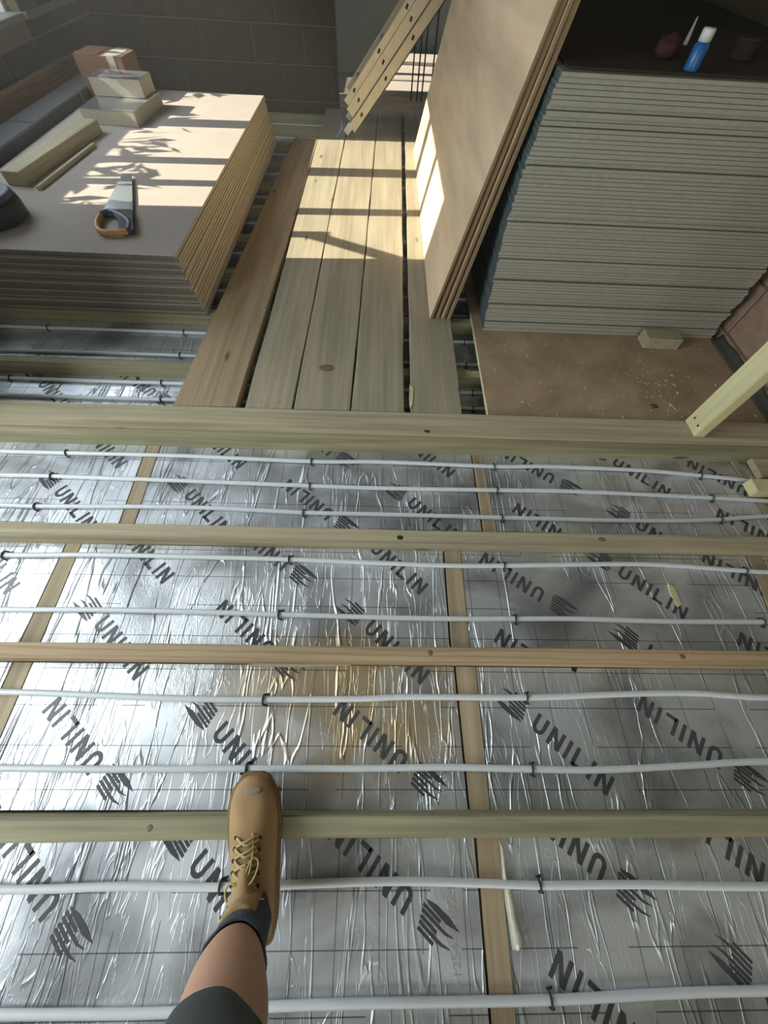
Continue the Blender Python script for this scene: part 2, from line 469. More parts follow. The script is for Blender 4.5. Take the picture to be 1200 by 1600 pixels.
def wall(name, p0, u, nrm, length, z0, z1, openings, thick, blockmat=None, bw=BW, bh=BH, rng=None):
    """structural wall with openings [(u0,u1,z0,z1)], laid with individual blocks as parts on the inner face.
    p0 = start of the inner face, u = direction along it, nrm = direction into the room"""
    bm = bmesh.new()
    us = sorted({0.0, length, *[o[0] for o in openings], *[o[1] for o in openings]})
    zs = sorted({z0, z1, *[o[2] for o in openings], *[o[3] for o in openings]})
    U, N = Vector(u), Vector(nrm)
    for i in range(len(us) - 1):
        for j in range(len(zs) - 1):
            cu, cz = (us[i] + us[i + 1]) / 2, (zs[j] + zs[j + 1]) / 2
            if any(o[0] < cu < o[1] and o[2] < cz < o[3] for o in openings): continue
            r = bmesh.ops.create_cube(bm, size=1)['verts']
            for v in r:
                q = v.co.copy()
                p = Vector(p0) + U * (cu + q.x * (us[i + 1] - us[i])) - N * (thick / 2 + q.y * thick)
                v.co = Vector((p.x, p.y, cz + q.z * (zs[j + 1] - zs[j])))
    bmesh.ops.remove_doubles(bm, verts=bm.verts, dist=1e-5)
    bmesh.ops.recalc_face_normals(bm, faces=bm.faces)
    o = link(name, finish(bm, name, M['mortar']))
    tag(o, kind='structure')
    if blockmat is None: return o
    rz = math.atan2(U.y, U.x)
    # local -y of the block must face into the room
    if (Matrix.Rotation(rz, 3, 'Z') @ Vector((0, -1, 0))).dot(N) < 0: rz += math.pi
    row = 0; z = z0 + JT
    lo, hi = rng if rng else (0, length)
    while z < z1 - 0.05:
        h_ = min(bh, z1 - z - 0.005)
        x = -(bw + JT) * (0.5 if row % 2 else 0)
        while x < length:
            a, b = max(x, 0.004), min(x + bw, length - 0.004)
            x += bw + JT
            if b < lo or a > hi: continue
            segs = [(a, b)]
            for op in openings:
                if op[2] < z + h_ * 0.6 and op[3] > z + h_ * 0.4:
                    ns = []
                    for s in segs:
                        if op[1] <= s[0] or op[0] >= s[1]: ns.append(s); continue
                        if op[0] > s[0]: ns.append((s[0], op[0]))
                        if op[1] < s[1]: ns.append((op[1], s[1]))
                    segs = ns
            for s in segs:
                if s[1] - s[0] < 0.03: continue
                p = Vector(p0) + U * ((s[0] + s[1]) / 2) + N * (0.003 + random.uniform(-0.0015, 0.002))
                link('block', block_mesh(s[1] - s[0], h_, blockmat, blockmat.name), o, (p.x, p.y, z + h_ / 2), (0, 0, rz))
        z += bh + JT; row += 1
    return o


# left wall: windows; u runs along +y from YB
def yo(y): return y - YB
W1 = (2.22, 4.24, 0.69, 2.36)      # sunny window over the board stack
W2 = (-0.95, 1.45, 0.69, 2.2)      # opening beside the camera, closed by an added sun-blocking sheet
W3 = (5.55, 7.3, 1.2, 2.45)        # window of the far room
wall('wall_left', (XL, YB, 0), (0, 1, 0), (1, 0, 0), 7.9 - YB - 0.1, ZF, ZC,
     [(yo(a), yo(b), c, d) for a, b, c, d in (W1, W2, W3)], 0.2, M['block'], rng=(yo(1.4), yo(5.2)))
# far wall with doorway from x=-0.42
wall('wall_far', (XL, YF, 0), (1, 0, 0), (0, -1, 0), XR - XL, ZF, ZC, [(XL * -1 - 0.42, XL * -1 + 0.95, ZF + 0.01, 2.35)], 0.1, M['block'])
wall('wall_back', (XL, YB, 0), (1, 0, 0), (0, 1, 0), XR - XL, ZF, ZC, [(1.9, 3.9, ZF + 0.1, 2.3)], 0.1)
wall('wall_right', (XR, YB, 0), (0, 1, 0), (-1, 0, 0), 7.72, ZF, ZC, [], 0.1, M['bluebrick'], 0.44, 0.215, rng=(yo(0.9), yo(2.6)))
wall('light_block_nib', (XL, 1.07, 0), (1, 0, 0), (0, -1, 0), 0.86, 0.112, ZC, [], 0.095, M['block'])  # added out of view to keep the left light off the stack front
tag(box('wall_beyond', -2.5, 2.6, 7.6, 7.7, ZF, ZC, M['greypaint']), kind='structure')
tag(box('wall_beyond_right', 2.3, 2.4, YF, 7.6, ZF, ZC, M['greypaint']), kind='structure')

# windows
def window(name, y0, y1, z0, z1, mull, label_frame='frame'):
    """timber frame set in the outer half of the wall; mull = [(y0,y1)] solid mullions"""
    x0, x1 = XL - 0.15, XL - 0.08
    bm = bmesh.new()
    parts = [(y0, y1, z1 - 0.0, z1 + 0.0)]
    root = None
    def b(nm, a0, a1, c0, c1, par=None, xx=(x0, x1), mat=M['white']):
        return box(nm, xx[0], xx[1], a0, a1, c0, c1, mat, par, 0.004)
    bm.free()
    root = bpy.data.objects.new(name, None); C.objects.link(root); tag(root, kind='structure')
    for a0, a1 in mull: b('mullion', a0, a1, z0, z1, root)
    b('sill', y0 - 0.0, y1 + 0.0, z0 - 0.03, z0 + 0.004, root, (XL - 0.2, XL + 0.015), M['greypaint'])
    if name == 'window_1': b('sill_board', y1, 5.1, z0 - 0.03, z0 + 0.004, root, (XL + .006, XL + 0.03), M['greypaint'])
    b('head', y0, y1, z1 - 0.004, z1 + 0.03, root)
    return root


window('window_1', W1[0], W1[1], W1[2], W1[3], [(W1[0], 2.263), (2.817, 2.913), (3.445, 3.60), (4.20, W1[1])])
window('window_2', W2[0], W2[1], W2[2], W2[3], [(W2[0], W2[0] + .06), (0.2, 0.28), (W2[1] - .06, W2[1])])
window('window_3', W3[0], W3[1], W3[2], W3[3], [(W3[0], 5.72), (6.33, 6.43), (6.08, 6.12), (W3[1] - .06, W3[1])])
tag(box('unseen_cover_sheet', XL - 0.165, XL - 0.16, W2[0] + .003, W2[1] - .003, W2[2] + .006, W2[3] - .006, M['poly']), 'added milky sheet blocking the sun at the left window opening beside the camera', 'sheet')  # added sheet, keeps direct sun out of this opening
tag(box('unseen_cover_sheet', -.595, 1.395, YB - 0.055, YB - 0.05, .003, 2.295, M['poly']), 'pale sheet closing the doorway behind the camera', 'sheet')

# outside: bar added for its bent shadow, and a shrub breaking up the sunlight
pr = empty('shadow_bar', (-2.85, 2.535, -0.25), 'added bent bar outside the sunny window, shaped to cast the slanting shadow', 'prop')
box('post', -0.02, 0.02, -0.04, 0.04, 0, 1.98, M['offcut'], pr)
br = box('brace', -0.02, 0.02, -0.035, 0.035, 0, 0.62, M['offcut'], pr); br.location = (0, 0.01, 1.90); br.rotation_euler = (math.radians(40), 0, 0)
bm = bmesh.new()
for i in range(420):
    a = random.uniform(2.0, 4.6); x = random.uniform(-3.45, -3.15)
    top = 1.60 + 0.22 * noise.noise((a * 3.0, 2, 0)) + 0.08 * noise.noise((a * 9, 5, 0))
    z = random.uniform(0.0, 1) ** 0.45 * (top + .25) - 0.25
    s = random.uniform(0.03, 0.07)
    q = Matrix.Rotation(random.uniform(0, 6.28), 3, Vector((random.random() - .5, random.random() - .5, random.random() - .5)).normalized())
    vs = [bm.verts.new(Vector((x, a, z)) + q @ Vector(c)) for c in ((-s * 1.6, 0, 0), (0, -s * .5, 0.006), (s * 1.6, 0, 0), (0, s * .5, 0.006))]
    bm.faces.new(vs)
ms = finish(bm, 'shrub_leaves', M['leaf'])
sh = empty('garden_shrub', (-3.3, 3.3, -0.25), 'leafy green shrub growing outside below the sunny window', 'shrub')
o = link('foliage', ms, sh, (3.3, -3.3, 0.25)); o['kind'] = 'stuff'
tag(box('sun_block_wall', -3.72, -3.6, 1.2, 5.6, -.249, 1.60, M['block']), 'added wall blocking low sun outside the sunny window behind the shrub', 'wall')  # added unseen, gives the sun patches on the stack a firm left edge
tube('stem', [(0, 0, 0), (0.02, 0.05, 0.6), (0, 0, 1.1)], 0.02, M['darkwood'], sh)
tag(box('ground', -8, -2.75, -4, 9, -0.35, -0.25, M['slab']), kind='structure')

ORD = ['first', 'second', 'third', 'fourth', 'fifth', 'sixth', 'seventh', 'eighth', 'ninth', 'tenth', 'eleventh', 'twelfth', 'thirteenth', 'fourteenth', 'fifteenth', 'sixteenth', 'seventeenth', 'eighteenth', 'nineteenth', 'twentieth']
# ------------------------------------------------------------------ joists, insulation, noggins
JZ = 0.065
joists = [(-0.244, -0.198, 'green', 'olive-toned timber joist under the boot, nearest the bottom of the frame'),
          (0.167, 0.213, 'red', 'timber joist with reddish wavy grain, next beyond the booted one'),
          (0.572, 0.624, 'joist', 'pale timber joist with one dark knot hole, third from the camera'),
          (1.032, 1.080, 'green', 'greenish joist directly beneath the sole plate')]
for y0, y1, mt, lb in joists:
    tag(timber('floor_joist', XL + 0.01, XR - 0.03, y0, y1, ZF, JZ, M[mt], 0.003, 0.008), lb, 'joist', 'floor joists')
k = 0
for yc in (1.48, 1.90, 2.31, 2.73, 3.14, 3.55, 3.96, 4.37, 4.78, 5.12):
    lbs = ['first joist beyond the sole plate, shaded under the plank ends', 'joist under the front edge of the board stacks']
    lb = lbs[k] if k < 2 else 'shaded timber joist under the walkway, ' + ORD[k] + ' beyond the sole plate'
    k += 1
    tag(timber('floor_joist', XL + 0.01, XR - 0.03, yc - .023, yc + .023, ZF, JZ, M['green'], 0.003, 0.0), lb, 'joist', 'floor joists')
for yc in (-0.635, -1.05, -1.46, -1.9):
    tag(timber('floor_joist', XL + 0.01, XR - 0.03, yc - .023, yc + .023, ZF, JZ, M['joist'], 0.003, 0.0), 'timber joist out of the picture, ' + ORD[int(round((-yc - .635) / .42))] + ' behind the booted joist', 'joist', 'floor joists')

# bays: y range and noggins as (x_left, x_right) at the near and at the far end
bays = [
    ('bay_d', -0.612, -0.246, [((.287, .340), (.291, .347))]),
    ('bay_c', -0.196, 0.165, [((-1.095, -1.040), (-1.100, -1.045)), ((.281, .334), (.275, .337))]),
    ('bay_b', 0.215, 0.570, [((-1.108, -1.049), (-1.111, -1.061)), ((.266, .325), (.270, .329)), ((1.40, 1.45), (1.44, 1.49))]),
    ('bay_a', 0.626, 1.034, [((-.952, -.900), (-.970, -.917)), ((.429, .480), (.428, .468)), ((1.620, 1.650), (1.595, 1.625))]),
]
BOARDS = []
where = {'bay_d': 'nearest bay at the boot', 'bay_c': 'second bay in front of the boot', 'bay_b': 'third bay', 'bay_a': 'fourth bay before the sole plate'}
nog_lbl = {('bay_d', 0): 'pale noggin with torn foil beside it, bottom of the frame', ('bay_c', 0): 'noggin at the left edge of the second bay',
           ('bay_c', 1): 'long noggin right of centre between reddish joist and booted joist', ('bay_b', 0): 'noggin at the left of the third bay',
           ('bay_b', 1): 'noggin in the middle of the third bay, beyond the reddish joist', ('bay_b', 2): 'noggin at the far right end of the third bay',
           ('bay_a', 0): 'noggin at the left of the bay nearest the sole plate', ('bay_a', 1): 'noggin in the middle of the bay nearest the sole plate',
           ('bay_a', 2): 'short noggin at the right end of the bay nearest the sole plate'}
for bn, y0, y1, nogs in bays:
    edges = [((XL + .012, XL + .012), None)]
    xs = [((XL + .012, XL + .012))]
    prev = (XL + .012, XL + .012)
    for i, (a, b) in enumerate(nogs):
        BOARDS.append((bn, i, [prev[0], a[0] - .007, b[0] - .007, prev[1]], y0, y1))
        me = prism_mesh('noggin', [(a[0], y0), (a[1], y0), (b[1], y1), (b[0], y1)], ZF, 0.0022, M['joist_y'])
        cx = (a[0] + a[1]) / 2; cy = (y0 + y1) / 2
        for v in me.vertices: v.co.x -= cx; v.co.y -= cy
        o = link('noggin', me, None, (cx, cy, 0)); tag(o, nog_lbl[(bn, i)], 'noggin', 'noggins between the joists')
        prev = (a[1] + .002, b[1] + .002)
    BOARDS.append((bn, len(nogs), [prev[0], XR - .03, XR - .03, prev[1]], y0, y1))
for j, (y0, y1) in enumerate([(-1.027, -0.66), (1.083, 1.455), (1.505, 1.875), (1.925, 2.285), (2.335, 2.705), (2.755, 3.115), (3.165, 3.525), (3.575, 3.935), (3.985, 4.345), (4.395, 4.755), (4.805, 5.095)]):
    BOARDS.append(('far%d' % j, 0, [XL + .012, XR - .03, XR - .03, XL + .012], y0, y1))

board_objs = []
side = ['left', 'middle', 'right', 'far right']
for bn, i, xx, y0, y1 in BOARDS:
    me = prism_mesh('insulation_board', [(xx[0], y0), (xx[1], y0), (xx[2], y1), (xx[3], y1)], ZF, 0.0, [M['foil'], M['foam']], 0, 1)
    o = link('insulation_board', me)
    if bn.startswith('far'):
        j = int(bn[3:])
        lb = ['foil-faced insulation board behind the camera position', 'foil-faced insulation board in the first bay beyond the sole plate', 'foil-faced insulation board in the second bay beyond the sole plate'][j] if j < 3 else 'shaded foil-faced insulation board in the ' + ORD[j - 1] + ' bay beyond the sole plate'
    else:
        nb = sum(1 for q in BOARDS if q[0] == bn)
        pos = side[i] if nb > 2 else ('left', 'right')[i]
        lb = f'silver foil-faced insulation board, {pos} one of the {where[bn]}'
    tag(o, lb, 'insulation board', 'foil insulation boards between the joists')
    board_objs.append((o, min(xx), max(xx), y0, y1))

# printed lettering: letters as flat strokes, cap height H
H = 0.054; S = 0.0108


def stroke(bm, pts, wd, taper=None):
    """flat polyline of width wd"""
    P = [Vector(p) for p in pts]; n = len(P); Lft, Rgt = [], []
    for i, p in enumerate(P):
        d0 = (P[i] - P[i - 1]).normalized() if i else (P[1] - P[0]).normalized()
        d1 = (P[i + 1] - P[i]).normalized() if i < n - 1 else d0
        t = (d0 + d1).normalized(); nn = Vector((-t.y, t.x)); c = max(0.4, nn.dot(Vector((-d0.y, d0.x))))
        ww = (wd if taper is None else wd * taper[i]) / 2 / c
        Lft.append(bm.verts.new((*(p + nn * ww), 0))); Rgt.append(bm.verts.new((*(p - nn * ww), 0)))
    for i in range(n - 1):
        bm.faces.new((Lft[i], Rgt[i], Rgt[i + 1], Lft[i + 1]))


def letters_mesh():
    bm = bmesh.new()
    h = H / 2; x = 0.0; s = S
    def U(x):
        w_ = .72 * H; r = w_ / 2 - s / 2
        pts = [(x - r, h)] + [(x + r * math.cos(math.pi + a * math.pi / 10), -h + s / 2 + r + r * math.sin(math.pi + a * math.pi / 10)) for a in range(11)] + [(x + r, h)]
        stroke(bm, pts, s)
    def I(x): stroke(bm, [(x, -h), (x, h)], s)
    def Lt(x):
        stroke(bm, [(x - .24 * H, -h), (x - .24 * H, h)], s); stroke(bm, [(x - .24 * H, -h + s / 2), (x + .34 * H, -h + s / 2)], s)
    def N(x):
        w_ = .76 * H; a = w_ / 2 - s / 2
        stroke(bm, [(x - a, -h), (x - a, h)], s); stroke(bm, [(x + a, -h), (x + a, h)], s)
        f = [bm.verts.new((*p, 0.00005)) for p in ((x - a - s / 2, h), (x + a - s * .62, -h), (x + a + s / 2, -h), (x - a + s * .62, h))]
        bm.faces.new(f)
    us = []; edge = None; hw = {U: (.36 * H, .36 * H), N: (.38 * H, .38 * H), I: (s / 2, s / 2), Lt: (.24 * H + s / 2, .34 * H)}
    g = .0135
    for fn in (U, N, I, Lt, I, N):
        c = 0 if edge is None else edge + g + hw[fn][0]
        fn(c); edge = c + hw[fn][1]
    # feather-like emblem left of the word
    def poly(p): bm.faces.new([bm.verts.new((*q, 0)) for q in p])
    poly([(-0.146, -0.030), (-0.112, -0.0225), (-0.060, -0.0265), (-0.045, -0.031), (-0.075, -0.038), (-0.112, -0.0375)])
    q = 0.0072
    stroke(bm, [(-0.098, -0.0175), (-0.047, -0.0205)], q)
    stroke(bm, [(-0.139, -0.013), (-0.118, -0.0075), (-0.096, -0.0085), (-0.050, -0.0105)], q, [.15, .8, 1, 1])
    stroke(bm, [(-0.100, 0.0035), (-0.053, 0.0005)], q)
    stroke(bm, [(-0.142, 0.0085), (-0.120, 0.0135), (-0.098, 0.0135), (-0.055, 0.0105)], q, [.15, .8, 1, 1])
    stroke(bm, [(-0.104, 0.0245), (-0.058, 0.0215)], q)
    for f in bm.faces:
        if f.normal.z < 0: f.normal_flip()
    return finish(bm, 'printed_lettering', M['ink'])


LM = letters_mesh()
A_, B_ = -42.0, 138.0
# (kind, anchor letter, pixel in the 1200x1600 survey, angle offset)
prints = [(A_, 'U', (97, 768)), (A_, 'N', (186, 722)), (A_, 'N', (373, 723)), (A_, 'U', (300, 774)), (B_, 'N', (452, 759)), (B_, 'U', (513, 703)),
          (A_, 'U', (647, 787)), (A_, 'N', (700, 736)), (B_, 'U', (858, 746)), (A_, 'U', (966, 724)), (B_, 'N', (812, 797)), (A_, 'U', (1003, 822)),
          (B_, 'N', (1130, 805)), (B_, 'U', (1160, 765)),
          (A_, 'U', (208, 843)), (A_, 'N', (15, 914)), (B_, 'U', (441, 879)), (A_, 'N', (655, 915)), (A_, 'U', (582, 982)), (A_, 'U', (162, 975)),
          (B_, 'N', (350, 952)), (B_, 'U', (840, 927)), (A_, 'U', (976, 896)), (B_, 'N', (1108, 874)), (B_, 'N', (786, 998)), (A_, 'U', (1020, 1022)),
          (B_, 'N', (1165, 1003)),
          (B_, 'U', (145, 1190)), (A_, 'U', (348, 1146)), (B_, 'U', (623, 1187)), (A_, 'U', (844, 1133)), (B_, 'U', (1117, 1181)),
          (B_, 'U', (74, 1412)), (A_, 'U', (314, 1352)), (B_, 'U', (630, 1402)), (B_, 'U', (934, 1353)), (B_, 'U', (1215, 1385)), (B_, 'N', (878, 1516)),
          (A_, 'U', (1212, 1560)), (A_, 'U', (70, 600)), (B_, 'U', (235, 612)), (B_, 'U', (-90, 1010)), (A_, 'U', (-60, 1180))]
for ang, anchor, px in prints:
    x, y = on(px[0], px[1], 0.0005)
    ang += 4.5 if ang == B_ else 0
    a = math.radians(ang + random.uniform(-1.5, 1.5))
    if anchor == 'N': x -= math.cos(a) * 0.205; y -= math.sin(a) * 0.205
    cx, cy = x + math.cos(a) * 0.05, y + math.sin(a) * 0.05
    par = next((b for b, x0, x1, y0, y1 in board_objs if x0 <= cx <= x1 and y0 - .03 <= cy <= y1 + .03), board_objs[0][0])
    bay = next(((y0, y1) for _, y0, y1, _n in bays if y0 - .04 <= on(px[0], px[1])[1] <= y1 + .045), None)
    if bay is None or px in ((582, 982), (162, 975), (350, 952)):
        link('printed_lettering', LM, par, (x, y, 0.0006), (0, 0, a)); continue
    bm = bmesh.new(); bm.from_mesh(LM)
    Rz = Matrix.Rotation(-a, 3, 'Z')
    for yy_, sgn in ((bay[0], -1), (bay[1], 1)):
        bmesh.ops.bisect_plane(bm, geom=list(bm.verts) + list(bm.edges) + list(bm.faces), plane_co=Rz @ Vector((0, yy_ - y, 0)), plane_no=Rz @ Vector((0, sgn, 0)), clear_outer=True)
    if not bm.faces: bm.free(); continue
    link('printed_lettering', finish(bm, 'printed_lettering', M['ink']), par, (x, y, 0.0006), (0, 0, a))


def textmesh(s, size, mat, name):
    cu = bpy.data.curves.new(name, 'FONT'); cu.body = s; cu.size = size; cu.offset = 0.0
    ob = bpy.data.objects.new(name, cu); C.objects.link(ob)
    me = bpy.data.meshes.new_from_object(ob.evaluated_get(bpy.context.evaluated_depsgraph_get()))
    bpy.data.objects.remove(ob); me.materials.clear(); me.materials.append(mat); me.name = name
    return me


TM = textmesh('1254 X 100MM', 0.028, M['inkfaint'], 'printed_dimension')
for px in ((697, 1262), (722, 1530)):
    x, y = on(*px, 0.0005)
    par = next((b for b, x0, x1, y0, y1 in board_objs if x0 <= x <= x1 and y0 - .03 <= y <= y1 + .03), board_objs[0][0])
    link('printed_dimension', TM, par, (x, y, 0.0006), (0, 0, math.radians(91)))

# torn foil beside the near noggin
bm = bmesh.new()
tf = [((778, 1310), (781, 1310)), ((781, 1325), (787, 1326)), ((783, 1345), (790, 1347)), ((785, 1370), (792, 1371)), ((788, 1395), (801, 1396)), ((790, 1412), (804, 1413)), ((793, 1430), (807, 1430)), ((796, 1452), (812, 1452)), ((799, 1470), (817, 1469)), ((801, 1484), (815, 1482))]
prev = None
for i, (l, r_) in enumerate(tf):
    lx, ly = on(*l, 0.004); rx, ry = on(*r_, 0.012)
    row = [bm.verts.new((lx, ly, 0.003)), bm.verts.new(((lx * .5 + rx * .5), (ly + ry) / 2, 0.012 + 0.004 * (i % 2))), bm.verts.new((rx, ry, 0.006))]
    if prev:
        for k in range(2): bm.faces.new((prev[k], prev[k + 1], row[k + 1], row[k]))
    prev = row
o = link('torn_foil', finish(bm, 'torn_foil', M['brightfoil'], True), next(b for b, x0, x1, y0, y1 in board_objs if y0 < -0.4 < y1 and x0 > 0))
o['label'] = 'crumpled strip of torn bright foil'
md = o.modifiers.new('s', 'SOLIDIFY'); md.thickness = 0.0015
# wood sliver and the small dark scrap
tube('x', [(0, 0, 0), (0.01, 0, 0)], 0.001, M['black'], None) and None
bpy.data.objects.remove(bpy.data.objects['x'])
me = prism_mesh('wood_sliver', [on(1043, 912), on(1052, 918), on(1064, 945), on(1058, 949), on(1047, 928)], 0.0008, 0.004, M['stud'])
tag(link('wood_sliver', me), 'thin pale splinter of wood lying across the foil lettering', 'splinter')
me = prism_mesh('foil_scrap', [on(893, 1040), on(902, 1041), on(899, 1051), on(893, 1048)], 0.0008, 0.003, M['black'])
tag(link('foil_scrap', me), 'small dark scrap against the reddish joist', 'scrap')
me = prism_mesh('torn_packing', [on(390, 1037), on(545, 1035), on(548, 1040), on(470, 1043), on(392, 1042)], 0.0008, 0.006, M['foam'])
tag(link('torn_packing', me), 'ragged straw-coloured strip along the near side of the reddish joist', 'strip')

# ------------------------------------------------------------------ heating pipes with clips
PR = 0.0088


def clip_mesh():
    bm = bmesh.new()
    pts = [Vector((0, 0.013 * math.cos(a), 0.013 * math.sin(a) - 0.001)) for a in [math.pi * k / 8 for k in range(9)]]
    pts = [Vector((0, 0.0135, -0.011))] + pts + [Vector((0, -0.0135, -0.011))]
    tube_bm(bm, pts, 0.0028, 6, True)
    tube_bm(bm, [Vector((-0.002, 0.013, -0.006)), Vector((0.012, 0.016, -0.009))], 0.0025, 6)
    tube_bm(bm, [Vector((-0.002, -0.013, -0.006)), Vector((0.010, -0.017, -0.009))], 0.0025, 6)
    bmesh.ops.recalc_face_normals(bm, faces=bm.faces)
    return finish(bm, 'pipe_clip', M['clip'])


CM = clip_mesh()
pipes = [
    ([(0, 705), (150, 709), (300, 713), (487, 721), (600, 722), (771, 729), (860, 729), (1000, 735), (1093, 743), (1176, 752)], [105, 487, 771, 1093], 'white heating pipe beyond the third joist, furthest, just before the sole plate', False),
    ([(0, 742), (82, 744), (300, 752), (484, 759), (600, 763), (776, 766), (900, 768), (1111, 778), (1200, 783)], [82, 484, 776, 1111], 'white heating pipe in the bay before the sole plate, middle of three', True),
    ([(0, 789), (57, 791), (300, 793), (474, 801), (600, 804), (783, 809), (950, 813), (1060, 814), (1124, 812), (1200, 807)], [57, 474, 783, 1124], 'white heating pipe just beyond the joist with the dark knot hole', True),
    ([(0, 867), (150, 867), (300, 870), (452, 874), (600, 880), (700, 884), (787, 884), (900, 882), (1020, 882), (1163, 892), (1200, 894)], [8, 452, 787, 1163], 'white heating pipe in the third bay, nearer the knotty joist', True),
    ([(0, 952), (150, 953), (300, 956), (436, 960), (560, 964), (700, 967), (804, 967), (900, 967), (1040, 971), (1190, 972)], [436, 804, 1190], 'white heating pipe in the third bay, nearer the reddish joist', True),
    ([(0, 1081), (140, 1086), (300, 1092), (412, 1093), (560, 1092), (640, 1089), (822, 1090), (960, 1085), (1080, 1083), (1200, 1090)], [412, 822], 'white heating pipe in the second bay, nearer the reddish joist', True),
    ([(0, 1200), (180, 1202), (386, 1201), (560, 1201), (700, 1199), (830, 1202), (940, 1203), (1080, 1196), (1200, 1190)], [386, 830], 'white heating pipe passing just in front of the boot toe', True),
    ([(0, 1390), (180, 1385), (345, 1386), (600, 1377), (760, 1380), (842, 1383), (1000, 1382), (1200, 1385)], [345, 842], 'white heating pipe passing under the instep of the boot', True),
    ([(0, 1585), (240, 1583), (440, 1572), (600, 1567), (859, 1562), (1030, 1553), (1200, 1548)], [859], 'white heating pipe along the bottom of the frame', True),
]
for pts, clips, lb, ext in pipes:
    W = []
    for p in pts:
        x, y = on(*p, PR + 0.001); W.append((x, y, PR + 0.0016 + 0.0006 * math.sin(x * 5)))
    x0, y0, z0 = W[0]; W.insert(0, (XL + .05, y0 + 0.01, PR + .001)); W.insert(1, ((XL + x0) / 2, y0 + .004, PR + .0012))
    if ext: W.append((XR - .05, W[-1][1], PR + .001))
    o = tube('heating_pipe', W, PR, M['pipe'], None, 14, 8); tag(o, lb, 'pipe', 'white heating pipes on the foil')
    for cxp in clips:
        ii = min(range(len(pts) - 1), key=lambda i: 0 if pts[i][0] <= cxp <= pts[i + 1][0] else 1e3 + abs(pts[i][0] - cxp))
        a, b = pts[ii], pts[ii + 1]; t = (cxp - a[0]) / (b[0] - a[0]); py = a[1] + t * (b[1] - a[1])
        x, y = on(cxp, py, PR)
        c = link('pipe_clip', CM, o, (x, y, PR + 0.0015), (0, 0, random.uniform(-.12, .12)))
yy = [1.30, 1.41, 1.61, 1.795, 2.03, 2.2, 2.44, 2.62, 2.85, 3.02, 3.27, 3.44, 3.68, 3.85, 4.1, 4.27, 4.5, 4.67, 4.9, 5.02]
for i, y in enumerate(yy):
    W = [(XL + .05 + t * (XR - XL - .15) / 9, y + 0.006 * noise.noise((t * .9, i * 3.1, 0)), PR + .001) for t in range(10)]
    o = tube('heating_pipe', W, PR, M['pipe'], None, 10, 4)
    tag(o, ['white heating pipe first beyond the sole plate, left under the stack', 'white heating pipe second beyond the sole plate', 'white heating pipe third beyond the sole plate', 'white heating pipe fourth beyond the sole plate, at the stack front'][i] if i < 4 else 'shaded white heating pipe under the walkway, ' + ORD[i] + ' beyond the sole plate', 'pipe', 'white heating pipes on the foil')
    if i < 4:
        for x in ([-1.02, -1.72, 0.47] if i % 2 else [-0.99, 0.46]): link('pipe_clip', CM, o, (x, y, PR + .0015))

# ------------------------------------------------------------------ sole plate, stud, right-hand stubs
sp = timber('sole_plate', XL + .01, XR - .03, 1.066, 1.164, JZ + .001, 0.111, M['joist'], 0.003, 0.004)
tag(sp, 'wide flat timber sole plate lying across the picture at the plank ends', 'timber')
kn = lathe_mesh('knot', [(0.0, 0.0), (0.011, 0.0), (0.012, 0.0012), (0.007, 0.0022), (0.0, 0.0022)], M['knotwood'], 14)
kn2 = kn.copy(); kn2.materials.clear(); kn2.materials.append(M['hole'])


def knot(parent, wx, wy, wz, sx=1.0, sy=0.5, rx=0.0, dark=True, rz=0.0):
    o = link('knot', kn2 if dark else kn, parent, (wx - parent.location.x, wy - parent.location.y, wz - parent.location.z), (rx, 0, rz)); o.scale = (sx, sy, 1)
    return o


knot(sp, *on(667, 674, 0.1105), 0.1095, 1.1, .55, rz=-.3)
J = [o for o in bpy.data.objects if o.name.startswith('floor_joist')]
J.sort(key=lambda o: abs(o.location.y - 0.598)); knot(J[0], *on(625, 840, JZ), JZ - .001, 1.0, .8); knot(J[0], *on(940, 843, JZ), JZ - .0015, 1.4, .9, dark=False)
J.sort(key=lambda o: abs(o.location.y - 0.19)); knot(J[0], *on(672, 1020, JZ), JZ - .0015, .8, .9, dark=False); knot(J[0], *on(1066, 1026, JZ), JZ - .0015, .9, .8, dark=False)
J.sort(key=lambda o: abs(o.location.y + 0.221)); knot(J[0], *on(234, 1294, JZ), JZ - .0015, .7, .7, dark=False, rz=.6)

st = timber('wall_stud', 1.352, 1.397, 1.067, 1.162, 0.112, ZC - 0.001, M['stud'], 0.003, 0.0, n=2)
tag(st, 'pale yellow timber stud standing on the sole plate at the right', 'stud')
for dy, z in ((0.02, 0.045), (-0.02, 0.04)): link('nail_head', lathe_mesh('nail', [(0, 0), (.005, 0), (.005, .001), (0, .001)], M['brass'], 10), st, (-0.0228, dy, z), (0, -math.pi / 2, 0))
tag(timber('timber_stub', 1.560, XR - .02, 0.830, 0.895, 0.020, 0.062, M['stud'], 0.002, 0, n=2), 'short sawn timber stub with a pinkish end at the right edge', 'timber')
tag(timber('timber_rail', 1.66, XR - .02, 0.93, 1.03, 0.003, 0.03, M['joist'], 0.002, 0, n=2), 'flat pale board end beside the timber stub at the right edge', 'timber')

